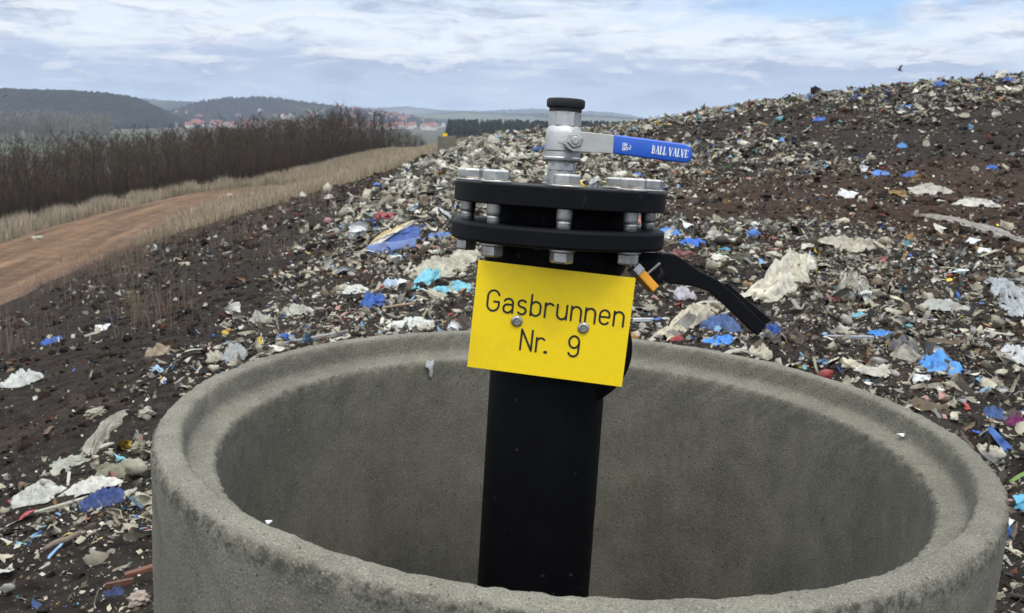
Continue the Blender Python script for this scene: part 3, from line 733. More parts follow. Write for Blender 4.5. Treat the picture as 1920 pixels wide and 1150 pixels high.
LIT = mat('loose litter', attr=True, rough=.65, spec=.25, noise_amt=.35, noise_scale=14, dirt=(.035, .026, .02), dirt_amt=.85, dirt_scale=6)
def build_litter():
    rng = np.random.default_rng(5)
    P = {}
    for nm, n in (('near', 7), ('mid', 5), ('far', 4)):
        P[nm] = [folded(n, rng.uniform(.7, 1.3), rng.uniform(.35, 1.0), 5, rng, 1.25, .7, .45) for _ in range(14)] \
              + [folded(n, 1.9, .12 + .16 * rng.random(), 4, rng, 1.1, .6) for _ in range(7 if nm != 'far' else 1)] \
              + [(lambda c: (c[0] * [1.0, .8, .9], c[1]))(clod(2 if nm == 'near' else 1, rng, .75, .75)) for _ in range(1)]
    x, y, r = sample(250000, 2.4, 112, 1.3, rng)
    size = .034 * (r / 6) ** .60 * np.exp(rng.normal(0, .55, len(r))).clip(.35, 3.8)
    # hummocks of bigger pieces
    size *= 1 + .5 * np.clip(fbm(x / 1.7, y / 1.7, 61, 2), 0, 1)
    size *= 1 + .45 * sstep(10, 22, y) * (1 - sstep(2.5, 5, x))
    c = PAL[rng.choice(len(PAL), len(r), p=PW)]
    bz = (rng.random(len(r)) < .55 * brown_zone(x, y)); c[bz] = PAL[rng.choice([4, 5, 13, 2], bz.sum())]
    # bright pieces come in clusters
    cl = (noise(x / 1.1, y / 1.1, 65) > .42) & (rng.random(len(r)) < .07); c[cl] = PAL[rng.choice([7, 8], cl.sum())]
    pb = (rng.random(len(r)) < .6 * sstep(11, 24, y) * (1 - sstep(2.5, 5, x))) ; c[pb] = PAL[rng.choice([0, 1, 1, 2], pb.sum())]
    c = c * rng.uniform(.62, 1.2, (len(r), 1))
    up = rng.random(len(r)) ** 2 * .5 * size
    pos = np.stack([x, y, Hf(x, y) + up - .012], -1)
    Vs, Fs, Cs = [], {}, []; b = 0
    for nm, k in (('near', r < 9), ('mid', (r >= 9) & (r < 30)), ('far', r >= 30)):
        V, F, C = scatter(P[nm], pos[k], size[k], rng, c[k], .55 if nm != 'far' else .38)
        for f in F: Fs.setdefault(f.shape[1], []).append(f + b)
        Vs.append(V); Cs.append(C); b += len(V)
    me = np_mesh('litter', np.concatenate(Vs), [np.concatenate(f) for f in Fs.values()], LIT, True, np.concatenate(Cs))
    tag(link('litter', me), 'loose crumpled plastic and paper litter covering the landfill', kind='stuff')
    # soil clods and rubble
    pr = [clod(1, rng, .8, .75) for _ in range(8)]
    x, y, r = sample(46000, 2.2, 60, 1.35, rng, f=lambda x, y: np.where((x > road_center(y) + 4.6) | (y > 90), .8, 0) * (1 - grass_zone(x, y)) * np.clip(.6 + fbm(x / 1.3, y / 1.3, 77, 3), .1, 1))
    size = .020 * (r / 6) ** .75 * np.exp(rng.normal(0, .6, len(r))).clip(.4, 4)
    pc = np.array([(.022, .018, .015), (.034, .023, .016), (.015, .013, .012), (.055, .028, .018), (.14, .12, .09), (.09, .035, .024)])
    c = pc[rng.choice(6, len(r), p=[.38, .25, .22, .08, .04, .03])] * rng.uniform(.7, 1.3, (len(r), 1))
    V, F, C = scatter(pr, np.stack([x, y, Hf(x, y) - .15 * size], -1), size, rng, c, .4)
    tag(link('rubble', np_mesh('rubble', V, F, mat('soil clods', attr=True, rough=1, spec=.05, noise_amt=.4, noise_scale=30), False, C)), 'dark soil clods and small rubble', kind='stuff')
    # pale crumbs
    pr = [folded(3, 1, .7, 2, rng, .8, .8) for _ in range(5)]
    x, y, r = sample(130000, 2.2, 45, 1.45, rng, f=lambda x, y: np.where((x > road_center(y) + 4.6), .035 + .60 * dens(x, y) + .10 * brown_zone(x, y) + .25 * blob(x, y, -2, 4, 1.5, 1.3), 0) * (1 - grass_zone(x, y)))
    size = .0125 * (r / 5) ** .75 * np.exp(rng.normal(0, .5, len(r))).clip(.4, 3)
    c = PAL[rng.choice(len(PAL), len(r), p=PW)] * rng.uniform(.7, 1.25, (len(r), 1))
    V, F, C = scatter(pr, np.stack([x, y, Hf(x, y) + .2 * size], -1), size, rng, c, .5)
    tag(link('crumbs', np_mesh('crumbs', V, F, LIT, False, C)), 'pale crumbs of plastic trodden into the soil', kind='stuff')
build_litter()

# ------------------------------------------------------------------ pieces of rubbish one can point at
def film(c, nm=None, rough=.5):
    key = 'film %.3f %.3f %.3f' % c
    return mat(key, c, rough=rough, spec=.35, noise_amt=.3, noise_scale=11, bump=.5, bump_scale=26, bump_dist=.03, dirt=(.045, .034, .025), dirt_amt=.7, dirt_scale=7)
CR, OW, GB, GY, BR, DB, BK = (.42, .385, .285), (.55, .53, .47), (.27, .25, .195), (.26, .265, .26), (.12, .08, .05), (.045, .033, .025), (.014, .014, .016)
BL, NV, SB, CY, RD, PK, YL_, OR, WH, OL = (.035, .105, .36), (.032, .06, .18), (.085, .24, .50), (.17, .46, .54), (.38, .045, .05), (.42, .2, .18), (.62, .42, .05), (.30, .12, .045), (.66, .66, .63), (.20, .19, .125)
HS = [0]
def item(kind, name, px, py, w, h, col, label, cat=None, ang=0., flat=1., group=None):
    """one piece of rubbish, w x h photograph pixels, lying where its foot meets the ground"""
    HS[0] += 1; sd_ = HS[0]; rng = np.random.default_rng(100 + sd_)
    P = ground(px, py + h * .30); d = P[1] * math.cos(PITCH) - P[2] * math.sin(PITCH); k = d / FPX
    W = w * k; view = max(.12, -P[2] / d)                # how steeply we look down on it
    m = MB(); smooth = True
    if kind in ('bag', 'sheet', 'rag'):
        up = {'bag': .56, 'sheet': .34, 'rag': .42}[kind] * flat
        Hh = max(.16 * W, h * k * up); dep = max(.5 * W, min(1.4 * W, h * k * .6 / view))
        if kind == 'rag': dep = min(dep, .55 * W)
        m.add(*lump(W, dep, Hh, sd_, 18, 48, {'bag': .42, 'sheet': .6, 'rag': .6}[kind], {'bag': .5, 'sheet': .9, 'rag': .6}[kind], {'bag': .28, 'sheet': .42, 'rag': .30}[kind]))
        smooth = True
    elif kind == 'fold':
        V, F = folded(12, W, max(.5 * W, h * k), 4, rng, .9, .9 * flat); m.add(V, F); smooth = False
    elif kind == 'stone':
        V, F = clod(3, rng, .45, .75); m.add(V * [W, W * .8, max(h * k, .5 * W)], F); smooth = False
    elif kind == 'plank':
        V, F = boxg(-.5, .5, -.5, .5, 0, 1); V = V * [W, max(.10 * W, h * k * .45 * flat), .016 + .02 * W]; m.add(V, F); smooth = False
    elif kind == 'stick':
        t = np.linspace(-.5, .5, 9); m.add(*tube(np.c_[t * W, .05 * W * noise(t * 4, t * 0 + sd_, 3), .02 + .05 * W * (1 + noise(t * 3 + sd_, t * 0, 5))], (.012 + .006 * W) * (1.1 - .6 * abs(t)), 7))
    elif kind == 'fluff':
        m.add(*lump(W * .8, W * .45, h * k * .75, sd_, 18, 48, .9, .4, .5))
        for _ in range(26):
            a = rng.random() * 6.28; L = W * rng.uniform(.25, .55); z0 = h * k * rng.uniform(.2, .8); t = np.linspace(0, 1, 7)
            bx, by = W * .25 * math.cos(a), W * .15 * math.sin(a); dx, dy = math.cos(a), math.sin(a) * .6
            c = np.c_[bx + dx * L * t * .7, by + dy * L * t, z0 + L * (.55 * t - .9 * t ** 2) + .03 * W * noise(t * 5 + sd_, t * 0 + a, 3)]
            wv = W * .035 * (1 - .7 * t); s_ = np.array([-dy, dx, .5])
            m.add(np.r_[c - wv[:, None] * s_, c + wv[:, None] * s_], np.array([(i, i + 1, i + 8, i + 7) for i in range(6)]))
    o = m.build(name, film(col), None, smooth)
    o.matrix_world = ground_frame(P, R(ang)) 
    if kind in ('bag', 'sheet', 'rag', 'fluff'): o.location.z -= .008
    return tag(o, label, cat or name.replace('_', ' '), group)
I = item
I('bag', 'plastic_bag', 195, 930, 78, 48, NV, 'dark blue crumpled plastic bag on black soil left of the concrete ring', ang=35)
I('fold', 'torn_packet', 52, 958, 28, 40, RD, 'torn red and white packet standing up at the lower left edge')
I('stone', 'stone', 180, 773, 40, 28, (.30, .275, .2), 'rounded beige stone above the grey cloth strip', ang=20)
I('stone', 'stone', 275, 774, 30, 30, (.32, .28, .22), 'angular pinkish beige stone close to the left side of the ring')
I('sheet', 'plastic_sheet', 125, 858, 85, 46, (.36, .36, .29), 'pale plastic sheet folded double beside the grey cloth strip', ang=25)
I('sheet', 'plastic_sheet', 218, 868, 112, 50, OL, 'olive grey translucent sheet lying under the yellow foam scrap', ang=-15)
I('sheet', 'plastic_film', 72, 912, 90, 60, (.45, .45, .38), 'crumpled off white film with ragged edge, outer left of the near heap', ang=30)
I('sheet', 'plastic_film', 172, 898, 105, 46, OW, 'crumpled white film directly above the dark blue bag', ang=10)
I('fold', 'foam_scrap', 236, 836, 24, 28, (.50, .30, .05), 'ochre yellow foam scrap on the heap left of the ring')
I('bag', 'plastic_bag', 40, 706, 72, 38, (.48, .48, .44), 'white crumpled bag alone on the black slope at the left edge', ang=15)
I('plank', 'board', 266, 1065, 58, 34, (.16, .062, .032), 'rusty brown broken board leaning by the lower left of the ring', ang=28)
I('plank', 'board', 226, 1092, 50, 20, (.12, .055, .032), 'small dark rusty board below the larger rusty board', ang=10)
I('bag', 'plastic_bag', 215, 1106, 42, 26, (.03, .045, .11), 'small navy bag half sunk in soil near the bottom left')
I('fold', 'paper_packet', 12, 1062, 36, 52, (.45, .44, .38), 'crumpled pale packet cut by the lower left picture edge')
I('fold', 'leaf_scrap', 132, 1004, 26, 22, (.36, .23, .05), 'yellow brown scrap below the dark blue bag')
I('stick', 'stick', 118, 1012, 70, 50, (.17, .13, .09), 'thin brown stick lying slanted below the near heap', ang=50)
I('plank', 'wood_lath', 115, 945, 90, 28, (.34, .32, .24), 'pale wooden lath left of the dark blue bag', ang=22)
I('fold', 'white_packet', 12, 1100, 40, 30, OW, 'flat white packet in the bottom left corner')
I('stone', 'stone', 262, 1120, 40, 40, (.33, .26, .21), 'pinkish grey stone touching the bottom left of the ring')
I('bag', 'plastic_bag', 97, 637, 36, 20, BL, 'blue bag at the foot of the weeds on the left slope', ang=25)
I('fold', 'black_bag', 205, 602, 26, 22, BK, 'little black bag beside the dry bush on the left slope', 'plastic bag')
I('plank', 'white_lath', 174, 625, 30, 8, OW, 'short white lath on the left slope below the little black bag', ang=25)
I('fold', 'white_scrap', 288, 466, 22, 14, WH, 'bent white scrap near the road on the black slope')
I('fold', 'white_scrap', 322, 468, 20, 9, WH, 'flat white scrap right of the bent white scrap')
I('fold', 'film_scrap', 297, 695, 30, 17, (.30, .45, .56), 'light blue film scrap left of the back rim')
I('fold', 'film_scrap', 322, 689, 14, 13, SB, 'small bright blue film scrap right of the light blue one')
I('fold', 'cardboard', 358, 662, 58, 22, (.44, .41, .29), 'flat cream carton behind the left back rim', ang=12, flat=.5)
I('bag', 'sack', 297, 654, 44, 27, (.28, .21, .14), 'small tan sack at the left end of the dense litter')
I('bag', 'plastic_bag', 440, 658, 48, 40, (.32, .33, .31), 'bluish grey full bag touching the left back rim')
I('bag', 'plastic_bag', 404, 663, 32, 28, CR, 'round cream bag left of the bluish grey bag')
I('sheet', 'foam_piece', 553, 572, 56, 42, (.38, .37, .30), 'pale grey heart shaped foam piece among the litter', ang=30)
I('bag', 'plastic_bag', 485, 594, 36, 36, (.37, .36, .29), 'pale grey upright bag left of the heart shaped foam piece')
I('fold', 'white_packet', 440, 580, 40, 28, OW, 'white crumpled packet at the left fringe of the dense litter')
I('plank', 'plank', 590, 629, 128, 28, (.25, .24, .215), 'long grey weathered plank lying just behind the left back rim', ang=14)
I('bag', 'plastic_bag', 701, 560, 46, 40, BL, 'deep blue crumpled bag behind the rim left of the yellow sign')
I('rag', 'cyan_strip', 852, 541, 95, 20, (.19, .47, .55), 'torn cyan strip running from the cyan cloth to the sign', 'cloth strip', ang=-8)
I('sheet', 'blue_sheet', 826, 437, 46, 34, (.10, .20, .45), 'faded blue sheet beside the flange left edge', 'plastic sheet', ang=30)
I('bag', 'plastic_bag', 872, 474, 62, 38, (.42, .40, .31), 'creased cream bag below the left flange bolts')
I('sheet', 'plastic_sheet', 822, 494, 112, 42, (.37, .345, .26), 'large dirty cream sheet above the cyan cloth', ang=15)
I('sheet', 'white_film', 665, 536, 52, 42, (.58, .58, .53), 'white torn film above the deep blue bag', 'plastic film', ang=35)
I('fold', 'folded_card', 647, 505, 42, 30, WH, 'white folded card left of the white torn film', 'card')
I('bag', 'plastic_bag', 735, 529, 36, 26, (.42, .50, .60), 'bluish white bag right of the white torn film')
I('fold', 'paper_sheet', 747, 485, 28, 24, (.58, .60, .60), 'white paper sheet under the blue and yellow sack')
I('sheet', 'white_film', 780, 604, 112, 36, (.52, .52, .46), 'white film with curled edge lying on the back rim side', 'plastic film')
I('bag', 'crushed_box', 861, 602, 54, 42, (.05, .033, .022), 'dark brown crushed box between back rim and sign', 'box')
I('fold', 'yellow_tape', 828, 603, 17, 13, YL_, 'yellow tape scrap by the dark brown crushed box', 'tape')
I('fold', 'orange_scrap', 706, 540, 28, 16, (.45, .25, .12), 'orange brown scrap right above the deep blue bag', 'scrap')
I('fold', 'grey_film', 838, 400, 38, 34, (.42, .43, .42), 'grey white film tuft left of the upper flange', 'plastic film')
I('stick', 'stick', 748, 575, 62, 18, (.25, .18, .11), 'pale stick right of the deep blue bag', ang=12)
I('fold', 'red_scrap', 728, 408, 46, 10, (.24, .03, .03), 'red flattened scrap above the blue and yellow sack', 'scrap')
I('fold', 'white_card', 612, 608, 24, 16, OW, 'small white card beside the long grey plank', 'card')
I('bag', 'blue_sack', 1352, 603, 78, 50, (.055, .10, .23), 'fuzzy navy blue sack under the black handle', 'sack')
I('sheet', 'blue_film', 1352, 631, 64, 24, (.05, .23, .62), 'bright blue film below the fuzzy navy sack', 'plastic film', ang=10)
I('rag', 'blue_rag', 1450, 611, 50, 54, (.03, .085, .33), 'narrow blue rag upright behind the tip of the black handle', 'rag', ang=70)
I('bag', 'cream_bag', 1426, 655, 46, 32, (.45, .42, .32), 'curled cream bag on the back rim below the handle tip', 'plastic bag')
I('plank', 'white_strip', 1222, 598, 70, 14, (.60, .61, .60), 'flat white plastic strip beside the yellow sign right edge', 'plastic strip', ang=-3)
I('bag', 'clear_bag', 1280, 546, 42, 32, (.42, .40, .42), 'pale lilac tinted bag beneath the black handle arm', 'plastic bag')
I('bag', 'blue_bag', 1254, 433, 46, 20, (.055, .22, .60), 'bright blue bag touching the right end of the flanges', 'plastic bag')
I('bag', 'blue_bag', 1300, 451, 48, 20, (.03, .14, .52), 'royal blue bag right of the bright blue one', 'plastic bag')
I('sheet', 'teal_scrap', 1362, 465, 32, 14, (.05, .30, .50), 'teal film beside the dark bundle above the handle', 'plastic film')
I('bag', 'dark_bundle', 1387, 481, 46, 24, (.05, .045, .025), 'olive black bundle above the black handle', 'bundle')
I('rag', 'cyan_scrap', 1612, 588, 46, 18, (.18, .43, .52), 'light cyan rag on the brown soil right of the handle', 'rag')
I('rag', 'blue_strip', 1651, 620, 50, 24, (.055, .24, .62), 'bright blue strip left of the grey fur bundle', 'plastic strip', ang=-20)
I('fold', 'blue_scrap', 1625, 633, 22, 14, (.035, .08, .30), 'small dark blue scrap beside the bright blue strip', 'scrap')
I('bag', 'fur_bundle', 1697, 646, 48, 56, (.13, .13, .125), 'grey furry bundle left of the big sky blue bag', 'bundle')
I('sheet', 'sky_blue_bag', 1755, 664, 84, 72, (.075, .27, .62), 'big sky blue crumpled plastic bag right of the grey fur bundle', 'plastic bag', ang=-38)
I('fluff', 'white_tuft', 1595, 535, 62, 42, (.42, .39, .32), 'cream shredded tuft on the brown soil right of the handle', 'plastic film')
I('sheet', 'grey_film', 1772, 568, 80, 22, (.36, .36, .32), 'long grey film on brown soil above the sky blue bag', 'plastic film')
I('bag', 'white_bundle', 1905, 662, 56, 50, (.56, .57, .56), 'white crumpled bundle at the right edge below the grey sheet', 'bundle')
I('stone', 'red_stone', 1565, 560, 30, 15, (.17, .06, .05), 'reddish stone on the brown soil', 'stone')
I('bag', 'blue_bag', 1867, 771, 46, 34, (.04, .085, .22), 'dark blue bag beside the magenta cloth at the right edge', 'plastic bag')
I('rag', 'magenta_cloth', 1906, 782, 42, 46, (.17, .018, .10), 'magenta patterned cloth at the right picture edge', 'cloth', ang=-50)
I('sheet', 'pale_sheet', 1642, 684, 70, 30, (.44, .41, .34), 'pale cream sheets layered behind the right back rim', 'plastic sheet')
I('sheet', 'cream_sheet', 1588, 672, 60, 26, (.57, .53, .40), 'bright cream sheet behind the right back rim', 'plastic sheet')
I('fold', 'yellow_scrap', 1498, 684, 16, 15, YL_, 'yellow scrap lying just behind the right back rim', 'scrap')
I('plank', 'plastic_strip', 1592, 631, 88, 16, (.30, .31, .32), 'grey plastic slat lying left of the small dark blue scrap', 'slat', ang=-6)
I('bag', 'dark_rag', 1690, 625, 50, 14, (.035, .028, .045), 'dark violet rag above the grey fur bundle', 'rag')
I('rag', 'curled_film', 1855, 835, 60, 40, (.47, .45, .36), 'curled cream film between the rim and the dark blue bag', 'plastic film', ang=-30)
I('fold', 'blue_scrap', 1833, 806, 16, 14, (.04, .10, .45), 'tiny royal blue scrap beside the curled cream film', 'scrap')
I('fold', 'cyan_scrap', 1912, 946, 22, 32, (.10, .35, .48), 'cyan scrap at the right edge beside the ring wall', 'scrap')
I('sheet', 'peaked_tarp', 1592, 452, 100, 30, (.33, .30, .225), 'beige tarp with a raised peak on the brown soil', 'tarp')
I('sheet', 'white_tarp', 1745, 352, 76, 26, (.38, .355, .29), 'pale tarp heaped beside the ochre boxes', 'tarp')
I('sheet', 'white_tarp', 1826, 378, 72, 16, (.46, .44, .37), 'whitish low tarp right of the ochre boxes', 'tarp')
I('fold', 'ochre_box', 1684, 360, 32, 26, (.26, .17, .06), 'ochre cardboard box tilted on the right slope', 'cardboard box')
I('fold', 'ochre_box', 1714, 340, 26, 14, (.24, .17, .075), 'flat ochre carton above the tilted ochre box', 'cardboard box')
I('bag', 'blue_bag', 1650, 323, 30, 15, (.10, .23, .58), 'pale blue bag on the right slope above the ochre boxes', 'plastic bag')
I('bag', 'blue_bag', 1706, 326, 26, 16, (.05, .13, .42), 'blue bag ring shaped, right of the pale blue bag on the slope', 'plastic bag')
I('fold', 'pink_scrap', 1456, 470, 24, 12, PK, 'pink scrap left of the shredded cream tuft', 'scrap')
I('fold', 'yellow_knot', 1530, 475, 16, 11, YL_, 'yellow knot of plastic above the shredded cream tuft', 'scrap')
I('fold', 'yellow_cloth', 1137, 348, 38, 15, (.60, .46, .12), 'yellow cloth behind the upper flange', 'cloth')
I('bag', 'blue_bag', 1187, 326, 34, 12, (.06, .15, .45), 'blue bag below the valve grip behind the flange', 'plastic bag')
I('bag', 'black_bag', 742, 331, 28, 15, BK, 'black bag at the upper left edge of the dense litter', 'plastic bag')
I('bag', 'blue_bag', 911, 249, 15, 9, (.04, .10, .45), 'far blue bag on the crest right of the distant shaft ring', 'plastic bag')
I('bag', 'blue_bag', 876, 276, 20, 12, (.17, .33, .52), 'pale blue bag beside the distant shaft ring', 'plastic bag')
for px, py, w, h, c, l in ((1372, 205, 24, 9, SB, 'blue film on the ridge line at the left start of the mound'), (1608, 182, 32, 11, BL, 'blue bag among white litter high on the mound left'),
        (1698, 200, 34, 10, SB, 'sky blue strip on the dark flank below the mound top'), (1890, 150, 24, 13, BL, 'blue bag at the right end of the mound top'),
        (1762, 156, 20, 12, BL, 'blue bag on the middle of the mound top'), (1536, 222, 22, 10, BL, 'blue bag halfway down the mound flank'),
        (1690, 272, 18, 12, SB, 'small sky blue scrap on the bare dark flank'), (1462, 262, 24, 9, SB, 'sky blue scrap right of the valve grip'), (1860, 312, 20, 11, BL, 'blue scrap on the far right slope')):
    I('bag', 'blue_bag', px, py, w, h, c, l, 'plastic bag')
def D(name, pts, hw, hpx, col, label, cat, seed, fold=5., ragged=.25):
    """a cloth or film draped along ground points, hw half width and hpx height in photograph pixels"""
    G = np.array([ground(*p) for p in pts]); k = G[:, 1].mean() / FPX; t = np.linspace(0, 1, 40); tk = np.linspace(0, 1, len(G))
    C = np.stack([np.interp(t, tk, G[:, j]) for j in range(3)], -1); kk = np.hanning(9); kk /= kk.sum()
    C = np.stack([np.convolve(np.pad(C[:, j], 4, 'edge'), kk, 'valid') for j in range(3)], -1)
    T = np.gradient(C, axis=0); T[:, 2] = 0; T /= np.linalg.norm(T, axis=1)[:, None]; Nn = np.c_[-T[:, 1], T[:, 0], np.zeros(40)]
    u = np.linspace(-1, 1, 30)[None]; tt = t[:, None]; W = np.interp(t, tk, np.broadcast_to(hw, len(G)))[:, None] * k * 1.25
    W = W * (1 + ragged * fbm(tt * 6 + seed, np.sign(u) * 3 + tt * 0, 3, 3)); H = np.interp(t, tk, np.broadcast_to(hpx, len(G)))[:, None] * k
    fo = fbm(u * fold * .5 + seed, tt * 2.2 + .4 * noise(u * 2, tt * 5, 9), 5, 3, .6)
    z = H * ((1 - u ** 2) ** .55 * (.62 + .75 * fo) + .18 * np.abs(fo)) * np.sin(np.pi * (.12 + .80 * tt)) ** .4 + .006
    off = u * W * (1 + .12 * fo)
    al = .05 * fbm(u * 4 + seed, tt * 2, 7, 2) * np.linalg.norm(C[-1] - C[0]) * (np.minimum(tt, 1 - tt) < .12)
    o0 = C.mean(0); P = C[:, None] + Nn[:, None] * off[..., None] + T[:, None] * al[..., None]
    P[..., 2] = np.maximum(Hf(P[..., 0], P[..., 1]), P[..., 2] - H * 0) + z - .01
    ob = MB().add((P - o0).reshape(-1, 3), quads_grid(40, 30)).build(name, film(col)); ob.location = o0
    return tag(ob, label, cat)
D('shredded_film', [(1402, 566), (1440, 556), (1472, 530), (1500, 505), (1518, 492)], (26, 26, 24, 22, 14), (20, 30, 42, 46, 34), (.54, .50, .38), 'big shredded cream film draped up the slope right of the black handle', 'plastic film', 3, 9, .5)
D('cream_sack', [(1240, 640), (1275, 616), (1312, 592), (1345, 574)], (15, 19, 19, 14), (16, 22, 24, 16), (.45, .40, .28), 'long cream sack lying slanted behind the rim under the black handle', 'sack', 8, 5, .2)
D('grey_cloth', [(160, 860), (185, 822), (212, 792), (238, 770)], (12, 15, 15, 10), (10, 13, 12, 8), GB, 'long grey beige cloth strip stretched over the heap left of the ring', 'cloth', 12, 6, .3)
D('grey_sheet', [(1862, 525), (1885, 545), (1903, 570), (1925, 598)], (14, 22, 22, 16), (12, 20, 20, 12), (.34, .36, .36), 'grey white sheet hanging over litter at the right edge', 'plastic sheet', 15, 7, .4)
D('flat_tarp', [(1712, 404), (1770, 410), (1830, 424), (1890, 444), (1940, 462)], (7, 12, 15, 14, 12), 6, (.235, .205, .165), 'long flat beige tarp strip at the right middle of the slope', 'tarp', 18, 4, .6)
D('cyan_cloth', [(775, 545), (800, 528), (825, 506), (835, 498)], (10, 17, 16, 8), (8, 14, 14, 8), CY, 'bright cyan cloth spread left of the yellow sign', 'cloth', 22, 6, .35)
D('brown_rag', [(1450, 648), (1472, 636), (1495, 640), (1522, 658)], (10, 15, 14, 7), (12, 20, 18, 6), (.05, .036, .026), 'dark brown rag right of the handle tip', 'rag', 27, 6, .3)
# the big torn sack, yellow outside and blue inside
def torn_sack():
    P = ground(742, 466); d = P[1]; k = d / FPX; W = 116 * k; e = empty('torn_sack', (0, 0, 0), 'torn yellow and blue sack with pale edge lying left of the flanges', 'sack')
    e.matrix_world = ground_frame(P, R(18)); t = np.linspace(0, 1, 15)[:, None]; s = np.linspace(0, 1, 22)[None]
    def part(nm, f, c):
        x, y, z = f; o = MB().add(np.stack(np.broadcast_arrays(x, y, z), -1).reshape(-1, 3), quads_grid(15, 22)).build(nm, film(c), e)
        md = o.modifiers.new('thickness', 'SOLIDIFY'); md.thickness = .012 * W
        return o
    wob = .035 * W * fbm(s * 3 + 5, t * 2, 9, 3); up = (.05 + .95 * s) ** .75
    part('blue_side', (W * (-.26 + .74 * s - .10 * (1 - t)), W * (-.20 + .30 * t) + 2 * wob, W * (.10 + t * (.04 + .27 * up) * (1 - .55 * np.maximum(s - .7, 0) / .3)) + wob), (.038, .080, .25))
    part('yellow_flap', (W * (-.50 + .90 * s + .06 * t), W * (-.16 + .26 * s + .25 * t) + wob, W * (.05 + .33 * up + .09 * t * np.sin(np.pi * (.12 + .85 * s)) - .05 * t ** 3) + wob), (.38, .27, .11))
    part('pale_edge', (W * (-.47 + .86 * s), W * (-.19 + .26 * s + .02 * t) + wob, W * (.015 + .33 * up + .05 * t) + wob), (.55, .52, .42))
    part('printed_hem', (W * (-.50 + .88 * s), W * (-.36 + .14 * t) + wob * .6, W * (.01 + .13 * np.sin(np.pi * t * .6)) + wob * .7), (.11, .16, .33))
torn_sack()
# larger loose scraps, kind by kind
def scraps():
    rng = np.random.default_rng(77)
    kinds = [('cream', CR, .34), ('white', WH, .24), ('grey', GB, .18), ('brown', BR, .10), ('black', (.02, .02, .022), .04), ('blue', BL, .03), ('pink', PK, .04)]
    names = [k[0] for k in kinds]; pr = np.array([k[2] for k in kinds]); pr /= pr.sum()
    grp = {}
    for nm, c, _ in kinds:
        grp[nm] = [np_mesh('plastic_scrap', *(lambda q: (q[0], [q[1]]))(folded(11, 1, rng.uniform(.5, .95), 5, rng, 1.1, .7)), film(c), False) for _ in range(4)]
    x, y, r = sample(3000, 2.6, 24, 1.0, rng, 29)
    n = 0
    for xx, yy, rr in zip(x, y, r):
        if n >= 185: break
        P = np.array([xx, yy, float(Hf(xx, yy))]); u, v = project(P)
        if not (0 < u < 1920 and 0 < v < 1150) or (470 < v and abs(u - 1040) < 165 and v < 760) or ((u - 1092) / 810) ** 2 + ((v - 900) / 285) ** 2 < 1: continue
        nm = names[rng.choice(len(names), p=pr)]; o = link('plastic_scrap', grp[nm][rng.integers(4)])
        s = .10 * (rr / 6) ** .55 * math.exp(rng.normal(0, .3)); o.matrix_world = ground_frame(P, rng.random() * 6.28) @ Matrix.Rotation(rng.normal(0, .35), 4, 'X') @ Matrix.Diagonal((s, s, s, 1))
        tag(o, f'hand-sized crumpled {nm} plastic scrap lying loose in the litter', 'scrap', f'loose {nm} scraps among the litter'); n += 1
scraps()

# ------------------------------------------------------------------ weeds, grass and trees
def blades(pos, hgt, wid, rng, lean=.35):
    n = len(pos); a = rng.random(n) * 6.28; l = np.abs(rng.normal(0, lean, n)); b = rng.random(n) * 6.28
    d = np.stack([np.cos(a), np.sin(a), np.zeros(n)], -1) * wid[:, None] * .5
    mid = pos + np.stack([np.cos(b) * l * hgt * .25, np.sin(b) * l * hgt * .25, hgt * .6], -1)
    tip = pos + np.stack([np.cos(b) * l * hgt * .75, np.sin(b) * l * hgt * .75, hgt * (1 - .2 * l)], -1)
    V = np.stack([pos - d, pos + d, mid + d * .7, mid - d * .7, tip], 1).reshape(-1, 3); i = np.arange(n)[:, None] * 5
    return V, [i + np.array([[0, 1, 2, 3]]), i + np.array([[3, 2, 4]])]
def wood_front(y): return np.where(y < 84, road_center(np.minimum(y, 80)) - 8.5, -24.5 - (y - 84) * .012)
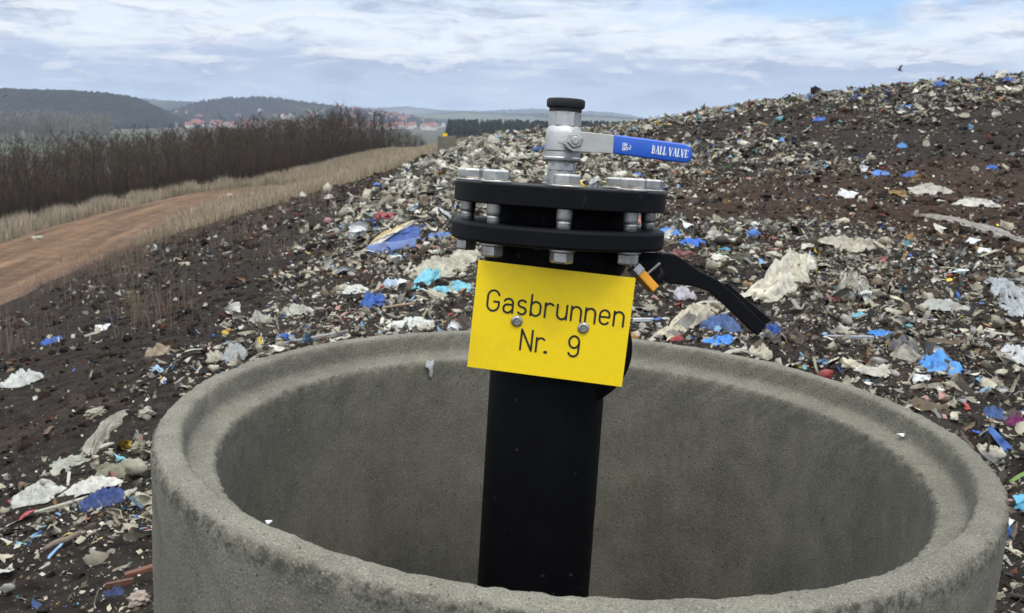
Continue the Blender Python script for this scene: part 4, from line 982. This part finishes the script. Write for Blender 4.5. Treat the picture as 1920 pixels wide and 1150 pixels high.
def grasses():
    rng = np.random.default_rng(21)
    n = 260000; y = 34 * (190 / 34) ** rng.random(n); x = -3.2 - 27 * rng.random(n) ** .9
    k = (rng.random(n) < grass_zone(x, y) * np.clip(.75 + fbm(x / 2.5, y / 2.5, 15, 3), .15, 1)) & (x > wood_front(y) - 4) & ((np.abs(x - road_center(y)) > 3.7) | (y > 88)); x, y = x[k], y[k]
    P = np.stack([x, y, Hs(x, y)], -1); h = rng.uniform(.45, 1.15, len(x)) * (.75 + .35 * noise(x / 3, y / 3, 3)) 
    V1, F1 = blades(P, h, .012 + .00028 * y * rng.uniform(.6, 1.2, len(x)), rng)
    c1 = np.array([(.40, .325, .225), (.33, .265, .18), (.46, .38, .27), (.25, .20, .125)])[rng.integers(0, 4, len(x))] * rng.uniform(.7, 1.2, (len(x), 1))
    # verge between road and wood
    n = 70000; y = rng.uniform(26, 86, n); x = road_center(y) - 3.5 - 5.5 * rng.random(n); cl = np.clip(.5 + 1.2 * fbm(x / 1.6, y / 2.6, 19, 3), .05, 1); k = rng.random(n) < cl; x, y, cl = x[k], y[k], cl[k]
    P = np.stack([x, y, Hs(x, y)], -1); h = rng.uniform(.35, 1.0, len(x)) * (.45 + .9 * cl)
    V2, F2 = blades(P, h, .010 + .00026 * y * rng.uniform(.6, 1.2, len(x)), rng)
    c2 = np.array([(.40, .33, .25), (.33, .27, .20), (.46, .38, .29), (.20, .18, .10)])[rng.integers(0, 4, len(x))] * rng.uniform(.7, 1.2, (len(x), 1))
    V = np.r_[V1, V2]; F = F1 + [f + len(V1) for f in F2]; C = np.repeat(np.r_[c1, c2], 5, 0)
    q = np.concatenate([F[0], F[2]]); t = np.concatenate([F[1], F[3]])
    tag(link('dry_grass', np_mesh('dry_grass', V, [q, t], mat('dry grass', attr=True, rough=.9, spec=.1, noise_amt=.2, noise_scale=1.2), False, C)), 'tall dry pale grass on the far embankment and road verge', kind='stuff')
    # thin dead weeds on the black slope
    n = 90000; y = 7 * (46 / 7) ** rng.random(n); x = -2.4 - 13 * rng.random(n)
    k = rng.random(n) < .55 * sstep(.18, .7, fbm(x / 2.2, y / 3.2, 29, 3)) * sstep(-2.8, -4.5, x + (y - 10) * .03) * (np.abs(x - road_center(y)) > 4.2) * (x > road_center(y)) + .12 * sstep(-9, -12, x) * (x > road_center(y) + 4); x, y = x[k], y[k]
    P = np.stack([x, y, Hf(x, y)], -1)
    V, F = blades(P, rng.uniform(.12, .72, len(x)) ** 1.3 * 1.1, .0035 + .00022 * y, rng, .5)
    C = np.repeat(np.array([(.15, .115, .083), (.21, .165, .12), (.09, .066, .05)])[rng.integers(0, 3, len(x))], 5, 0)
    tag(link('dead_weeds', np_mesh('dead_weeds', V, F, MATS['dry grass'], False, C)), 'thin dead weeds on the dark slope', kind='stuff')
grasses()
BARK = mat('winter bark', (.054, .043, .032), rough=.95, spec=.1, noise_amt=.35, noise_scale=3)
TWIG = mat('winter twigs', (.068, .052, .037), rough=.95, spec=.1, noise_amt=.35, noise_scale=1.5)
def limb(p, d, L, rng, n=4, bend=.25, lift=.2):
    t = np.linspace(0, 1, n)[:, None]; side = rng.normal(0, bend, 3)
    return np.asarray(p) + L * (t * d + t ** 2 * (side * .5 + np.array([0, 0, lift])))
def bare_tree(h, rng, nb=20, ns=5, nt=4, tw=.011):
    tr = MB(); cr = MB(); t = np.linspace(0, 1, 8)
    trunk = np.c_[.05 * h * noise(t * 1.5 + h, t * 0 + rng.random() * 9, 3), .05 * h * noise(t * 1.5, t * 0 + rng.random() * 9, 5), t * h * .93]
    trunk[:, :2] -= trunk[0, :2]
    rad = h * .013 * (1 - .8 * t); tr.add(*tube(trunk, rad, 6))
    for i in range(nb):
        f = .18 + .80 * (i + rng.random()) / nb; p = np.array([np.interp(f, t, trunk[:, j]) for j in range(3)])
        a = i * 2.4 + rng.normal(0, .4); el = rng.uniform(.45, 1.1); d = np.array([math.cos(a) * math.cos(el), math.sin(a) * math.cos(el), math.sin(el)])
        L = h * rng.uniform(.20, .34) * (1.12 - .75 * f); q = limb(p, d, L, rng); cr.add(*tube(q, np.interp(f, [0, 1], [h * .0055, h * .003]) * np.array([1, .8, .6, .4]), 4))
        for _ in range(ns):
            g = rng.uniform(.25, 1); s = np.array([np.interp(g, np.linspace(0, 1, 4), q[:, j]) for j in range(3)])
            d2 = d + rng.normal(0, .55, 3); d2[2] = abs(d2[2]) * .8 + .15; d2 /= np.linalg.norm(d2); q2 = limb(s, d2, L * rng.uniform(.3, .55), rng, 3)
            cr.add(*tube(q2, np.array([1, .75, .5]) * tw * 1.3, 3))
            for _ in range(nt):
                d3 = d2 + rng.normal(0, .6, 3); d3 /= np.linalg.norm(d3); cr.add(*tube(np.array([q2[rng.integers(1, 3)]] * 2) + np.array([[0, 0, 0], d3 * L * rng.uniform(.15, .32)]), np.array([1, .6]) * tw, 3))
    f = h / max(V[:, 2].max() for V in cr.V)          # overall height as asked
    for m in (tr, cr): m.V = [V * [1, 1, f] for V in m.V]
    return tr, cr
def wood():
    rng = np.random.default_rng(31)
    prot = [bare_tree(7, rng) for _ in range(7)]
    TM = [(a.mesh('trunk', BARK), b.mesh('crown', TWIG, False)) for a, b in prot]
    pts = []
    n = 12000; y = 40 * (340 / 40) ** rng.random(n); x = wood_front(y) - 46 * rng.random(n) ** 1.4
    for xx, yy in zip(x, y):
        if xx / yy < -.66: continue
        if all((xx - a) ** 2 + (yy - b) ** 2 > (1.6 + .009 * yy) ** 2 for a, b in pts[-900:]): pts.append((xx, yy))
        if len(pts) > 1400: break
    pts = np.array(pts); dep = wood_front(pts[:, 1]) - pts[:, 0] + .05 * pts[:, 1]; order = np.argsort(dep)
    def hh(x, y): return 5.0 + 2.7 * float(sstep(104, 140, y)) - 1.2 * float(sstep(200, 320, y)) + rng.normal(0, .5)
    for i in order[:285]:
        xx, yy = pts[i]; h = hh(xx, yy); s = h / 7
        e = empty('bare_tree', (xx, yy, float(Hs(xx, yy)) - .05), 'leafless winter tree in the dense wood beyond the dirt road', 'tree', 'bare trees of the wood beyond the dirt road')
        e.rotation_euler = (0, 0, rng.random() * 6.28); e.scale = (s * rng.uniform(.85, 1.15),) * 2 + (s,)
        a, b = TM[rng.integers(7)]; link('trunk', a, e); link('crown', b, e)
    low = [bare_tree(7, rng, 13, 4, 2, .018) for _ in range(4)]; LV = []
    for a, b in low:
        V = np.concatenate(a.V + b.V); na = a.n
        F = {}
        for k, f in a.F.items(): F.setdefault(k, []).extend(f)
        for k, f in b.F.items(): F.setdefault(k, []).extend([g + na for g in f])
        LV.append((V, {k: np.concatenate(f) for k, f in F.items()}))
    def merged(name, P, hs, m, label):
        Vs, Fs, o = [], {}, 0
        for (xx, yy, zz), h in zip(P, hs):
            V, F = LV[rng.integers(4)]; a = rng.random() * 6.28; s = h / 7
            Vs.append(np.c_[(V[:, 0] * math.cos(a) - V[:, 1] * math.sin(a)) * s, (V[:, 0] * math.sin(a) + V[:, 1] * math.cos(a)) * s, V[:, 2] * s] + [xx, yy, zz])
            for k, f in F.items(): Fs.setdefault(k, []).append(f + o)
            o += len(V)
        tag(link(name, np_mesh(name, np.concatenate(Vs), [np.concatenate(f) for f in Fs.values()], m, False)), label, kind='stuff')
    rest = pts[order[285:]]
    merged('woodland', [(a, b, float(Hs(a, b))) for a, b in rest], [hh(a, b) for a, b in rest], TWIG, 'deeper bare winter wood behind the front trees')
    # light far copse in the valley on the left
    keep = list(LV); LV[:] = []
    for a, b in [bare_tree(7, rng, 15, 4, 2, .05) for _ in range(4)]:
        F = {}
        for k, f in a.F.items(): F.setdefault(k, []).extend(f)
        for k, f in b.F.items(): F.setdefault(k, []).extend([g + a.n for g in f])
        LV.append((np.concatenate(a.V + b.V), {k: np.concatenate(f) for k, f in F.items()}))
    P = []
    for _ in range(420):
        D = rng.uniform(760, 1000); px = rng.uniform(-300, 212); X_ = (px - 960) / FPX * D; P.append((X_, D, float(Hs(X_, D))))
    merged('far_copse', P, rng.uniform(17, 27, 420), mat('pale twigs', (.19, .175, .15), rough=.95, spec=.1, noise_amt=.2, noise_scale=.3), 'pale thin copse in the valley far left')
    LV[:] = keep; P = []
    for _ in range(130):
        D = rng.uniform(330, 520); px = rng.uniform(-100, 760); X_ = (px - 960) / FPX * D; P.append((X_, D, float(Hs(X_, D))))
    merged('hedgerow', P, rng.uniform(3.5, 8, 130), TWIG, 'bare bushes along the field edge below the wood')
    # brush at the foot of the wood
    n = 52000; y = 42 * (200 / 42) ** rng.random(n); x = wood_front(y) + .6 - 16 * rng.random(n) ** 1.6
    Q = np.stack([x, y, Hs(x, y)], -1); V, F = blades(Q, rng.uniform(.6, 2.1, n) ** 1.7, .012 + .00025 * y, rng, .3)
    C = np.repeat(np.array([(.056, .043, .032), (.078, .054, .038), (.04, .033, .026)])[rng.integers(0, 3, n)], 5, 0)
    tag(link('undergrowth', np_mesh('undergrowth', V, F, MATS['dry grass'], False, C)), 'dark brush at the foot of the bare wood', kind='stuff')
    # pine belt beyond the crest
    prt = []
    for _ in range(5):
        m = MB(); hgt = 1.
        for j in range(9):
            f = .30 + .70 * j / 8; rr = .19 * (1.08 - f) ** .7 + .01; k = 9; a = np.arange(k) * 2 * np.pi / k + rng.random()
            r2 = rr * rng.uniform(.6, 1.2, k); V = np.r_[np.c_[r2 * np.cos(a), r2 * np.sin(a), f - .05 + .03 * rng.random(k)], [[0, 0, min(1, f + .09)]]]
            i = np.arange(k); m.add(V, np.stack([i, (i + 1) % k, np.full(k, k)], -1))
        m.add(*[tube([(0, 0, 0), (0, 0, .8)], .012, 5)[0], [tube([(0, 0, 0), (0, 0, .8)], .012, 5)[1][0]]]); prt.append((np.concatenate(m.V), {k: np.concatenate(f) for k, f in m.F.items()}))
    LV[:] = [(V * 7, F) for V, F in prt] ; LV[:] = LV[:4]
    P = []
    for _ in range(1000):
        D = rng.uniform(560, 900); px = rng.uniform(838, 1330); X_ = (px - 960) / FPX * D; P.append((X_, D, float(Hs(X_, D))))
    merged('pine_wood', P, rng.uniform(20, 24.5, 1000), mat('pine needles', (.030, .036, .030), rough=.9, spec=.1, noise_amt=.4, noise_scale=.5), 'dark pine belt beyond the crest')
wood()
def twig_plant(name, px, py, hpx, n, label, cat, spread=.5, col=(.17, .135, .09), thick=1.):
    P = ground(px, py); k = P[1] / FPX; h = hpx * k; rng = np.random.default_rng(int(px)); m = MB()
    for i in range(n):
        a = rng.random() * 6.28; sp = rng.uniform(.1, 1) * spread; d = np.array([math.cos(a) * sp, math.sin(a) * sp, 1.]); d /= np.linalg.norm(d)
        q = limb((rng.normal(0, .02 * h), rng.normal(0, .02 * h), -.02), d, h * rng.uniform(.6, 1.05), rng, 5, .25, 0); rr = thick * max(.0022, .45 * k)
        m.add(*tube(q, rr * np.linspace(1, .5, 5), 4))
        for _ in range(4):
            j = rng.integers(1, 5); d2 = d + rng.normal(0, .5, 3); d2[2] = abs(d2[2]); d2 /= np.linalg.norm(d2)
            m.add(*tube(limb(q[j], d2, h * rng.uniform(.12, .35), rng, 3), rr * np.array([.7, .55, .4]), 3))
    o = m.build(name, mat('weed %.2f' % col[0], col, rough=.9, spec=.1, noise_amt=.3)); o.location = P; return tag(o, label, cat)
twig_plant('dry_bush', 262, 608, 88, 16, 'pale dry branching bush on the black slope below the road', 'bush', .75, (.20, .165, .10))
twig_plant('dry_stalk', 640, 478, 100, 2, 'tall bare dry stalk standing in front of the blue and yellow sack', 'stalk', .25)
twig_plant('dry_stalk', 612, 470, 60, 2, 'shorter dry stalk left of the tall bare stalk', 'stalk', .3, (.14, .11, .08))
twig_plant('dry_weed', 150, 560, 90, 9, 'tangle of thin brown weeds left of the dry bush', 'weed', .6, (.11, .08, .06))
twig_plant('dry_weed', 330, 520, 80, 8, 'brown weed tangle right above the dry bush', 'weed', .6, (.10, .078, .06))
twig_plant('dry_weed', 420, 500, 75, 8, 'brown weed tangle on the slope between bush and heap', 'weed', .6, (.12, .09, .065))
twig_plant('dry_weed', 215, 545, 80, 9, 'brown weed tangle between road and dry bush', 'weed', .6, (.12, .088, .064))
twig_plant('dry_weed', 60, 610, 90, 9, 'brown weed tangle at the left edge above the white bag', 'weed', .6, (.11, .085, .06))
twig_plant('dry_weed', 515, 520, 70, 6, 'sparse grey weed near the heart shaped foam piece', 'weed', .5, (.13, .105, .08))
twig_plant('roadside_shrub', 262, 374, 40, 22, 'pale grey shrub at the far left verge of the road', 'shrub', .9, (.20, .17, .13), 1.4)
twig_plant('roadside_shrub', 225, 384, 30, 18, 'lower pale shrub beside the grey roadside shrub', 'shrub', .9, (.17, .14, .10), 1.4)
for px, py, w, h, c, l in ((107, 416, 28, 14, (.40, .38, .31), 'pale boulder with rounded top on the left road verge'), (27, 438, 20, 9, (.36, .34, .25), 'yellowish stone at the far left of the road verge'),
        (70, 447, 26, 10, (.33, .31, .23), 'flat stone on the road edge at left'), (188, 392, 12, 8, (.45, .43, .38), 'small pale stone on the verge nearer the shrubs'),
        (431, 366, 10, 7, WH, 'tiny white stone at the far end of the road')):
    I('stone', 'road_stone', px, py, w, h, c, l, 'stone')
# fresh green grass blade at the right
P = ground(1893, 905); m = MB(); t = np.linspace(0, 1, 9)
for a, L, b in ((.55, .17, .5), (.3, .12, .2)):
    c = np.c_[L * t * math.cos(a), -.02 * t, L * t * (1 - b * t) * .9]; wv = .006 * (1 - t ** 2)
    m.add(np.r_[c + np.c_[wv * 0, wv, wv], c - np.c_[wv * 0, wv, wv]], np.array([(i, i + 1, i + 10, i + 9) for i in range(8)]))
o = m.build('grass_tuft', mat('fresh grass', (.16, .25, .05), rough=.6, noise_amt=.15)); o.location = P; tag(o, 'single fresh green grass tuft beside the ring at the right edge', 'grass')

# ------------------------------------------------------------------ hills, village, bird, air
def hor(px): return HZ + (px - 960) * math.tan(ROLL)
HILLS = {}
def hill(name, D, half, sky_pts, c0, c1, bump, seed, back=1.0, wood_cut=None, nx=420):
    sky_pts = [(sky_pts[0][0] - 30, 300)] + list(sky_pts) + [(sky_pts[-1][0] + 30, 300)]
    sx_ = np.array(sky_pts, float); xs = (sx_[:, 0] - 960) / FPX * D; zs = (hor(sx_[:, 0]) - sx_[:, 1]) / FPX * D
    xx = np.linspace(xs[0], xs[-1], nx); yy = np.linspace(D - half, D + half * back, 70); 
    top = np.interp(xx, xs, zs); k = np.hanning(9); k /= k.sum(); top = np.convolve(np.pad(top, 4, 'edge'), k, 'valid')
    def f(x, y):
        t = np.interp(x, xx, top); u = np.clip((y - D) / half, -1, 1)
        return -29 + (np.maximum(t, -29) + 29) * (.5 + .5 * np.cos(np.pi * u)) ** .85
    XX, YY = np.meshgrid(xx, yy); ZZ = f(XX, YY); HILLS[name + str(D)] = f
    wd = fbm(XX / (half * .8), YY / (half * .5), seed, 3)
    wm = sstep(-.15, .1, wd + .4 * (ZZ - ZZ.min()) / (np.ptp(ZZ) + 1) - (.2 if wood_cut is None else wood_cut))
    sp_ = (xx[1] - xx[0]) * 2.6
    ZZ = ZZ + bump * wm * np.abs(fbm(XX / sp_, YY / sp_ * .9, seed + 3, 3, .6)) * (ZZ > -24)
    C = (np.array(c0) * (1 - wm[..., None]) + np.array(c1) * wm[..., None]) * (1 + .22 * fbm(XX / sp_, YY / sp_, seed + 9, 3)[..., None])
    if (wood_cut or 0) > .1:
        st = (np.sin(YY / half * 16 + 3 * noise(XX / half, YY / half, seed)) > .3)[..., None] * .3; C = C * (1 - st) + st * C * np.array((.7, 1.15, .6))
    me = np_mesh(name, np.stack([XX, YY, ZZ], -1).reshape(-1, 3), [quads_grid(70, nx)], mat('hill cover', attr=True, rough=1, spec=.02, noise_amt=.35, noise_scale=.05), True, C.reshape(-1, 3))
    return tag(link(name, me), kind='structure')
WO = (.034, .035, .032)
hill('wooded_hill', 1700, 330, [(-420, 174), (-150, 170), (0, 171), (80, 173), (150, 175), (215, 180), (250, 186), (272, 198), (290, 212), (304, 224)], (.07, .06, .05), WO, 6, 3, wood_cut=-2)
hill('village_hill', 2700, 420, [(330, 232), (365, 207), (400, 197), (430, 191), (500, 189), (545, 194), (600, 201), (680, 211), (760, 222), (830, 236)], (.09, .09, .05), (.042, .038, .038), 16, 13, wood_cut=-.35)
hill('far_ridge', 4200, 700, [(150, 200), (270, 189), (330, 191), (400, 197), (520, 201), (620, 205), (700, 214), (760, 228)], (.08, .085, .055), (.040, .040, .038), 12, 23, wood_cut=.0)
hill('far_ridge', 4600, 800, [(560, 226), (640, 216), (720, 215), (800, 217), (870, 213), (960, 217), (1040, 215), (1130, 220), (1230, 229), (1330, 240)], (.12, .115, .08), (.038, .04, .038), 14, 33, wood_cut=.18)
hill('far_ridge', 7200, 1200, [(480, 205), (560, 202), (620, 203), (700, 206), (760, 203), (830, 207), (900, 210), (1000, 207), (1060, 211), (1130, 213), (1180, 219), (1230, 229), (1320, 240)], (.11, .11, .08), (.05, .052, .05), 16, 43, wood_cut=.1)
def all_ground(x, y):
    z = Hs(x, y)
    return np.maximum(z, HILLS['village_hill2700'](x, y))
def village():
    rng = np.random.default_rng(91)
    walls = [mat('plaster %d' % i, c, rough=.9, noise_amt=.1, noise_scale=.6) for i, c in enumerate(((.62, .60, .54), (.50, .45, .35), (.45, .43, .40)))]
    roofs = [mat('roof tiles %d' % i, c, rough=.9, noise_amt=.25, noise_scale=.8) for i, c in enumerate(((.24, .095, .07), (.20, .085, .065), (.13, .09, .078)))]
    def house_mesh(L, W, Hw, Hr, wm, rm):
        wl_ = MB().add(*xf(prism([(-W / 2, -2), (W / 2, -2), (W / 2, Hw), (0, Hw + Hr * .97), (-W / 2, Hw)], -L / 2, L / 2), Matrix.Identity(4))).mesh('wall', wm, False)
        r = MB(); e = .5
        r.add(*prism([(-W / 2 - e, Hw - .3), (0, Hw + Hr), (W / 2 + e, Hw - .3), (W / 2 + e, Hw), (0, Hw + Hr + .3), (-W / 2 - e, Hw)], -L / 2 - e, L / 2 + e))
        return wl_, r.mesh('roof', rm, False)
    ms = [house_mesh(rng.uniform(10, 15), rng.uniform(8, 10), rng.uniform(4, 6.5), rng.uniform(3.5, 5), walls[i % 3], roofs[(i * 2) % 3 if i % 4 else 0]) for i in range(7)]
    def place(px, D, yaw, i, label, group, s=1., z=None):
        x = (px - 960) / FPX * D; zz = float(all_ground(x, D)) if z is None else z
        e = empty('house', (x, D, zz), label, 'house', group); e.rotation_euler = (0, 0, yaw); e.scale = (s, s, s)
        a, b = ms[i]; link('wall', a, e); link('roof', b, e); return e
    for k in range(72):
        px = rng.uniform(300, 700); D = rng.uniform(1750, 2500)
        place(px, D, rng.normal(1.57 if rng.random() < .6 else 0, .3), rng.integers(7), 'small red-roofed house of the village below the wooded hill', 'houses of the village left of the wood', rng.uniform(.9, 1.3))
    for k in range(80):
        px = rng.uniform(640, 880); D = rng.uniform(1900, 2900)
        place(px, D, rng.normal(1.57 if rng.random() < .6 else 0, .4), rng.integers(7), 'small red-roofed house of the far town left of the distant shaft ring', 'houses of the town behind the wood', rng.uniform(.9, 1.35))
    place(285, 1900, 1.4, 0, 'single large pale house at the foot of the dark wooded hill', None, 1.7)
    x = (545 - 960) / FPX * 2420; z = float(all_ground(x, 2420))
    e = empty('chapel', (x, 2420, z), 'little white chapel with tower on the slope of the village hill', 'chapel')
    link('wall', ms[0][0], e); link('roof', ms[0][1], e)
    MB().add(*boxg(-3, 3, 7, 13, -2, 15)).build('tower', walls[0], e, False)
    MB().add(*prism([(-3.4, 15), (3.4, 15), (0, 22)], 6.6, 13.4)).build('tower_roof', roofs[2], e, False)
village()
def bird():
    P = on_y(1686, 132, 52.); k = 52 / FPX; m = MB()
    V, F = ico(2); b = V * [.05, .16, .045]; b[:, 2] += .3 * b[:, 1] ; m.add(b, F)
    m.add(*xf((ico(1)[0] * [.03, .045, .03], ico(1)[1]), Matrix.Translation((0, .18, .06))))
    def wing(sg):
        q = np.array([(.02, .07, .02), (.02, -.07, .0), (.13, .07, .15), (.13, -.08, .12), (.22, .02, .30), (.21, -.10, .27), (.25, -.07, .37)]) * [sg, 1, 1]
        q = np.r_[q, q - [0, 0, .008]]; m.add(q, [np.array([(0, 1, 3, 2), (2, 3, 5, 4), (7, 9, 10, 8), (9, 11, 12, 10), (0, 2, 9, 7), (2, 4, 11, 9), (1, 8, 10, 3), (3, 10, 12, 5), (4, 6, 13, 11), (5, 12, 13, 6)]), np.array([(4, 5, 6), (11, 13, 12)])])
    wing(1); wing(-1)
    m.add(np.array([(-.03, -.13, -.03), (.03, -.13, -.03), (.05, -.30, -.09), (-.05, -.30, -.09), (0, -.2, -.07)]), np.array([(0, 1, 2, 3)]))
    o = m.build('bird', mat('bird plumage', (.03, .028, .026), rough=.8, noise_amt=.2)); o.location = P; o.rotation_euler = (R(20), R(38), R(70)); o.scale = (.72,) * 3
    tag(o, 'dark bird flying with raised wings above the right mound', 'bird')
bird()
def haze():
    me = MB().add(*boxg(-9800, 9800, -9800, 9800, -60, 160)).mesh('haze', None, False); me.flip_normals()
    m = bpy.data.materials.new('haze air'); m.use_nodes = True; t = m.node_tree; t.nodes.remove(t.nodes['Principled BSDF'])
    v = t.nodes.new('ShaderNodeVolumePrincipled'); v.inputs['Color'].default_value = (.72, .84, 1, 1); v.inputs['Density'].default_value = 1.15e-4; v.inputs['Anisotropy'].default_value = .2
    t.links.new(v.outputs[0], t.nodes['Material Output'].inputs['Volume']); me.materials.append(m)
    tag(link('haze', me), kind='stuff')
haze()
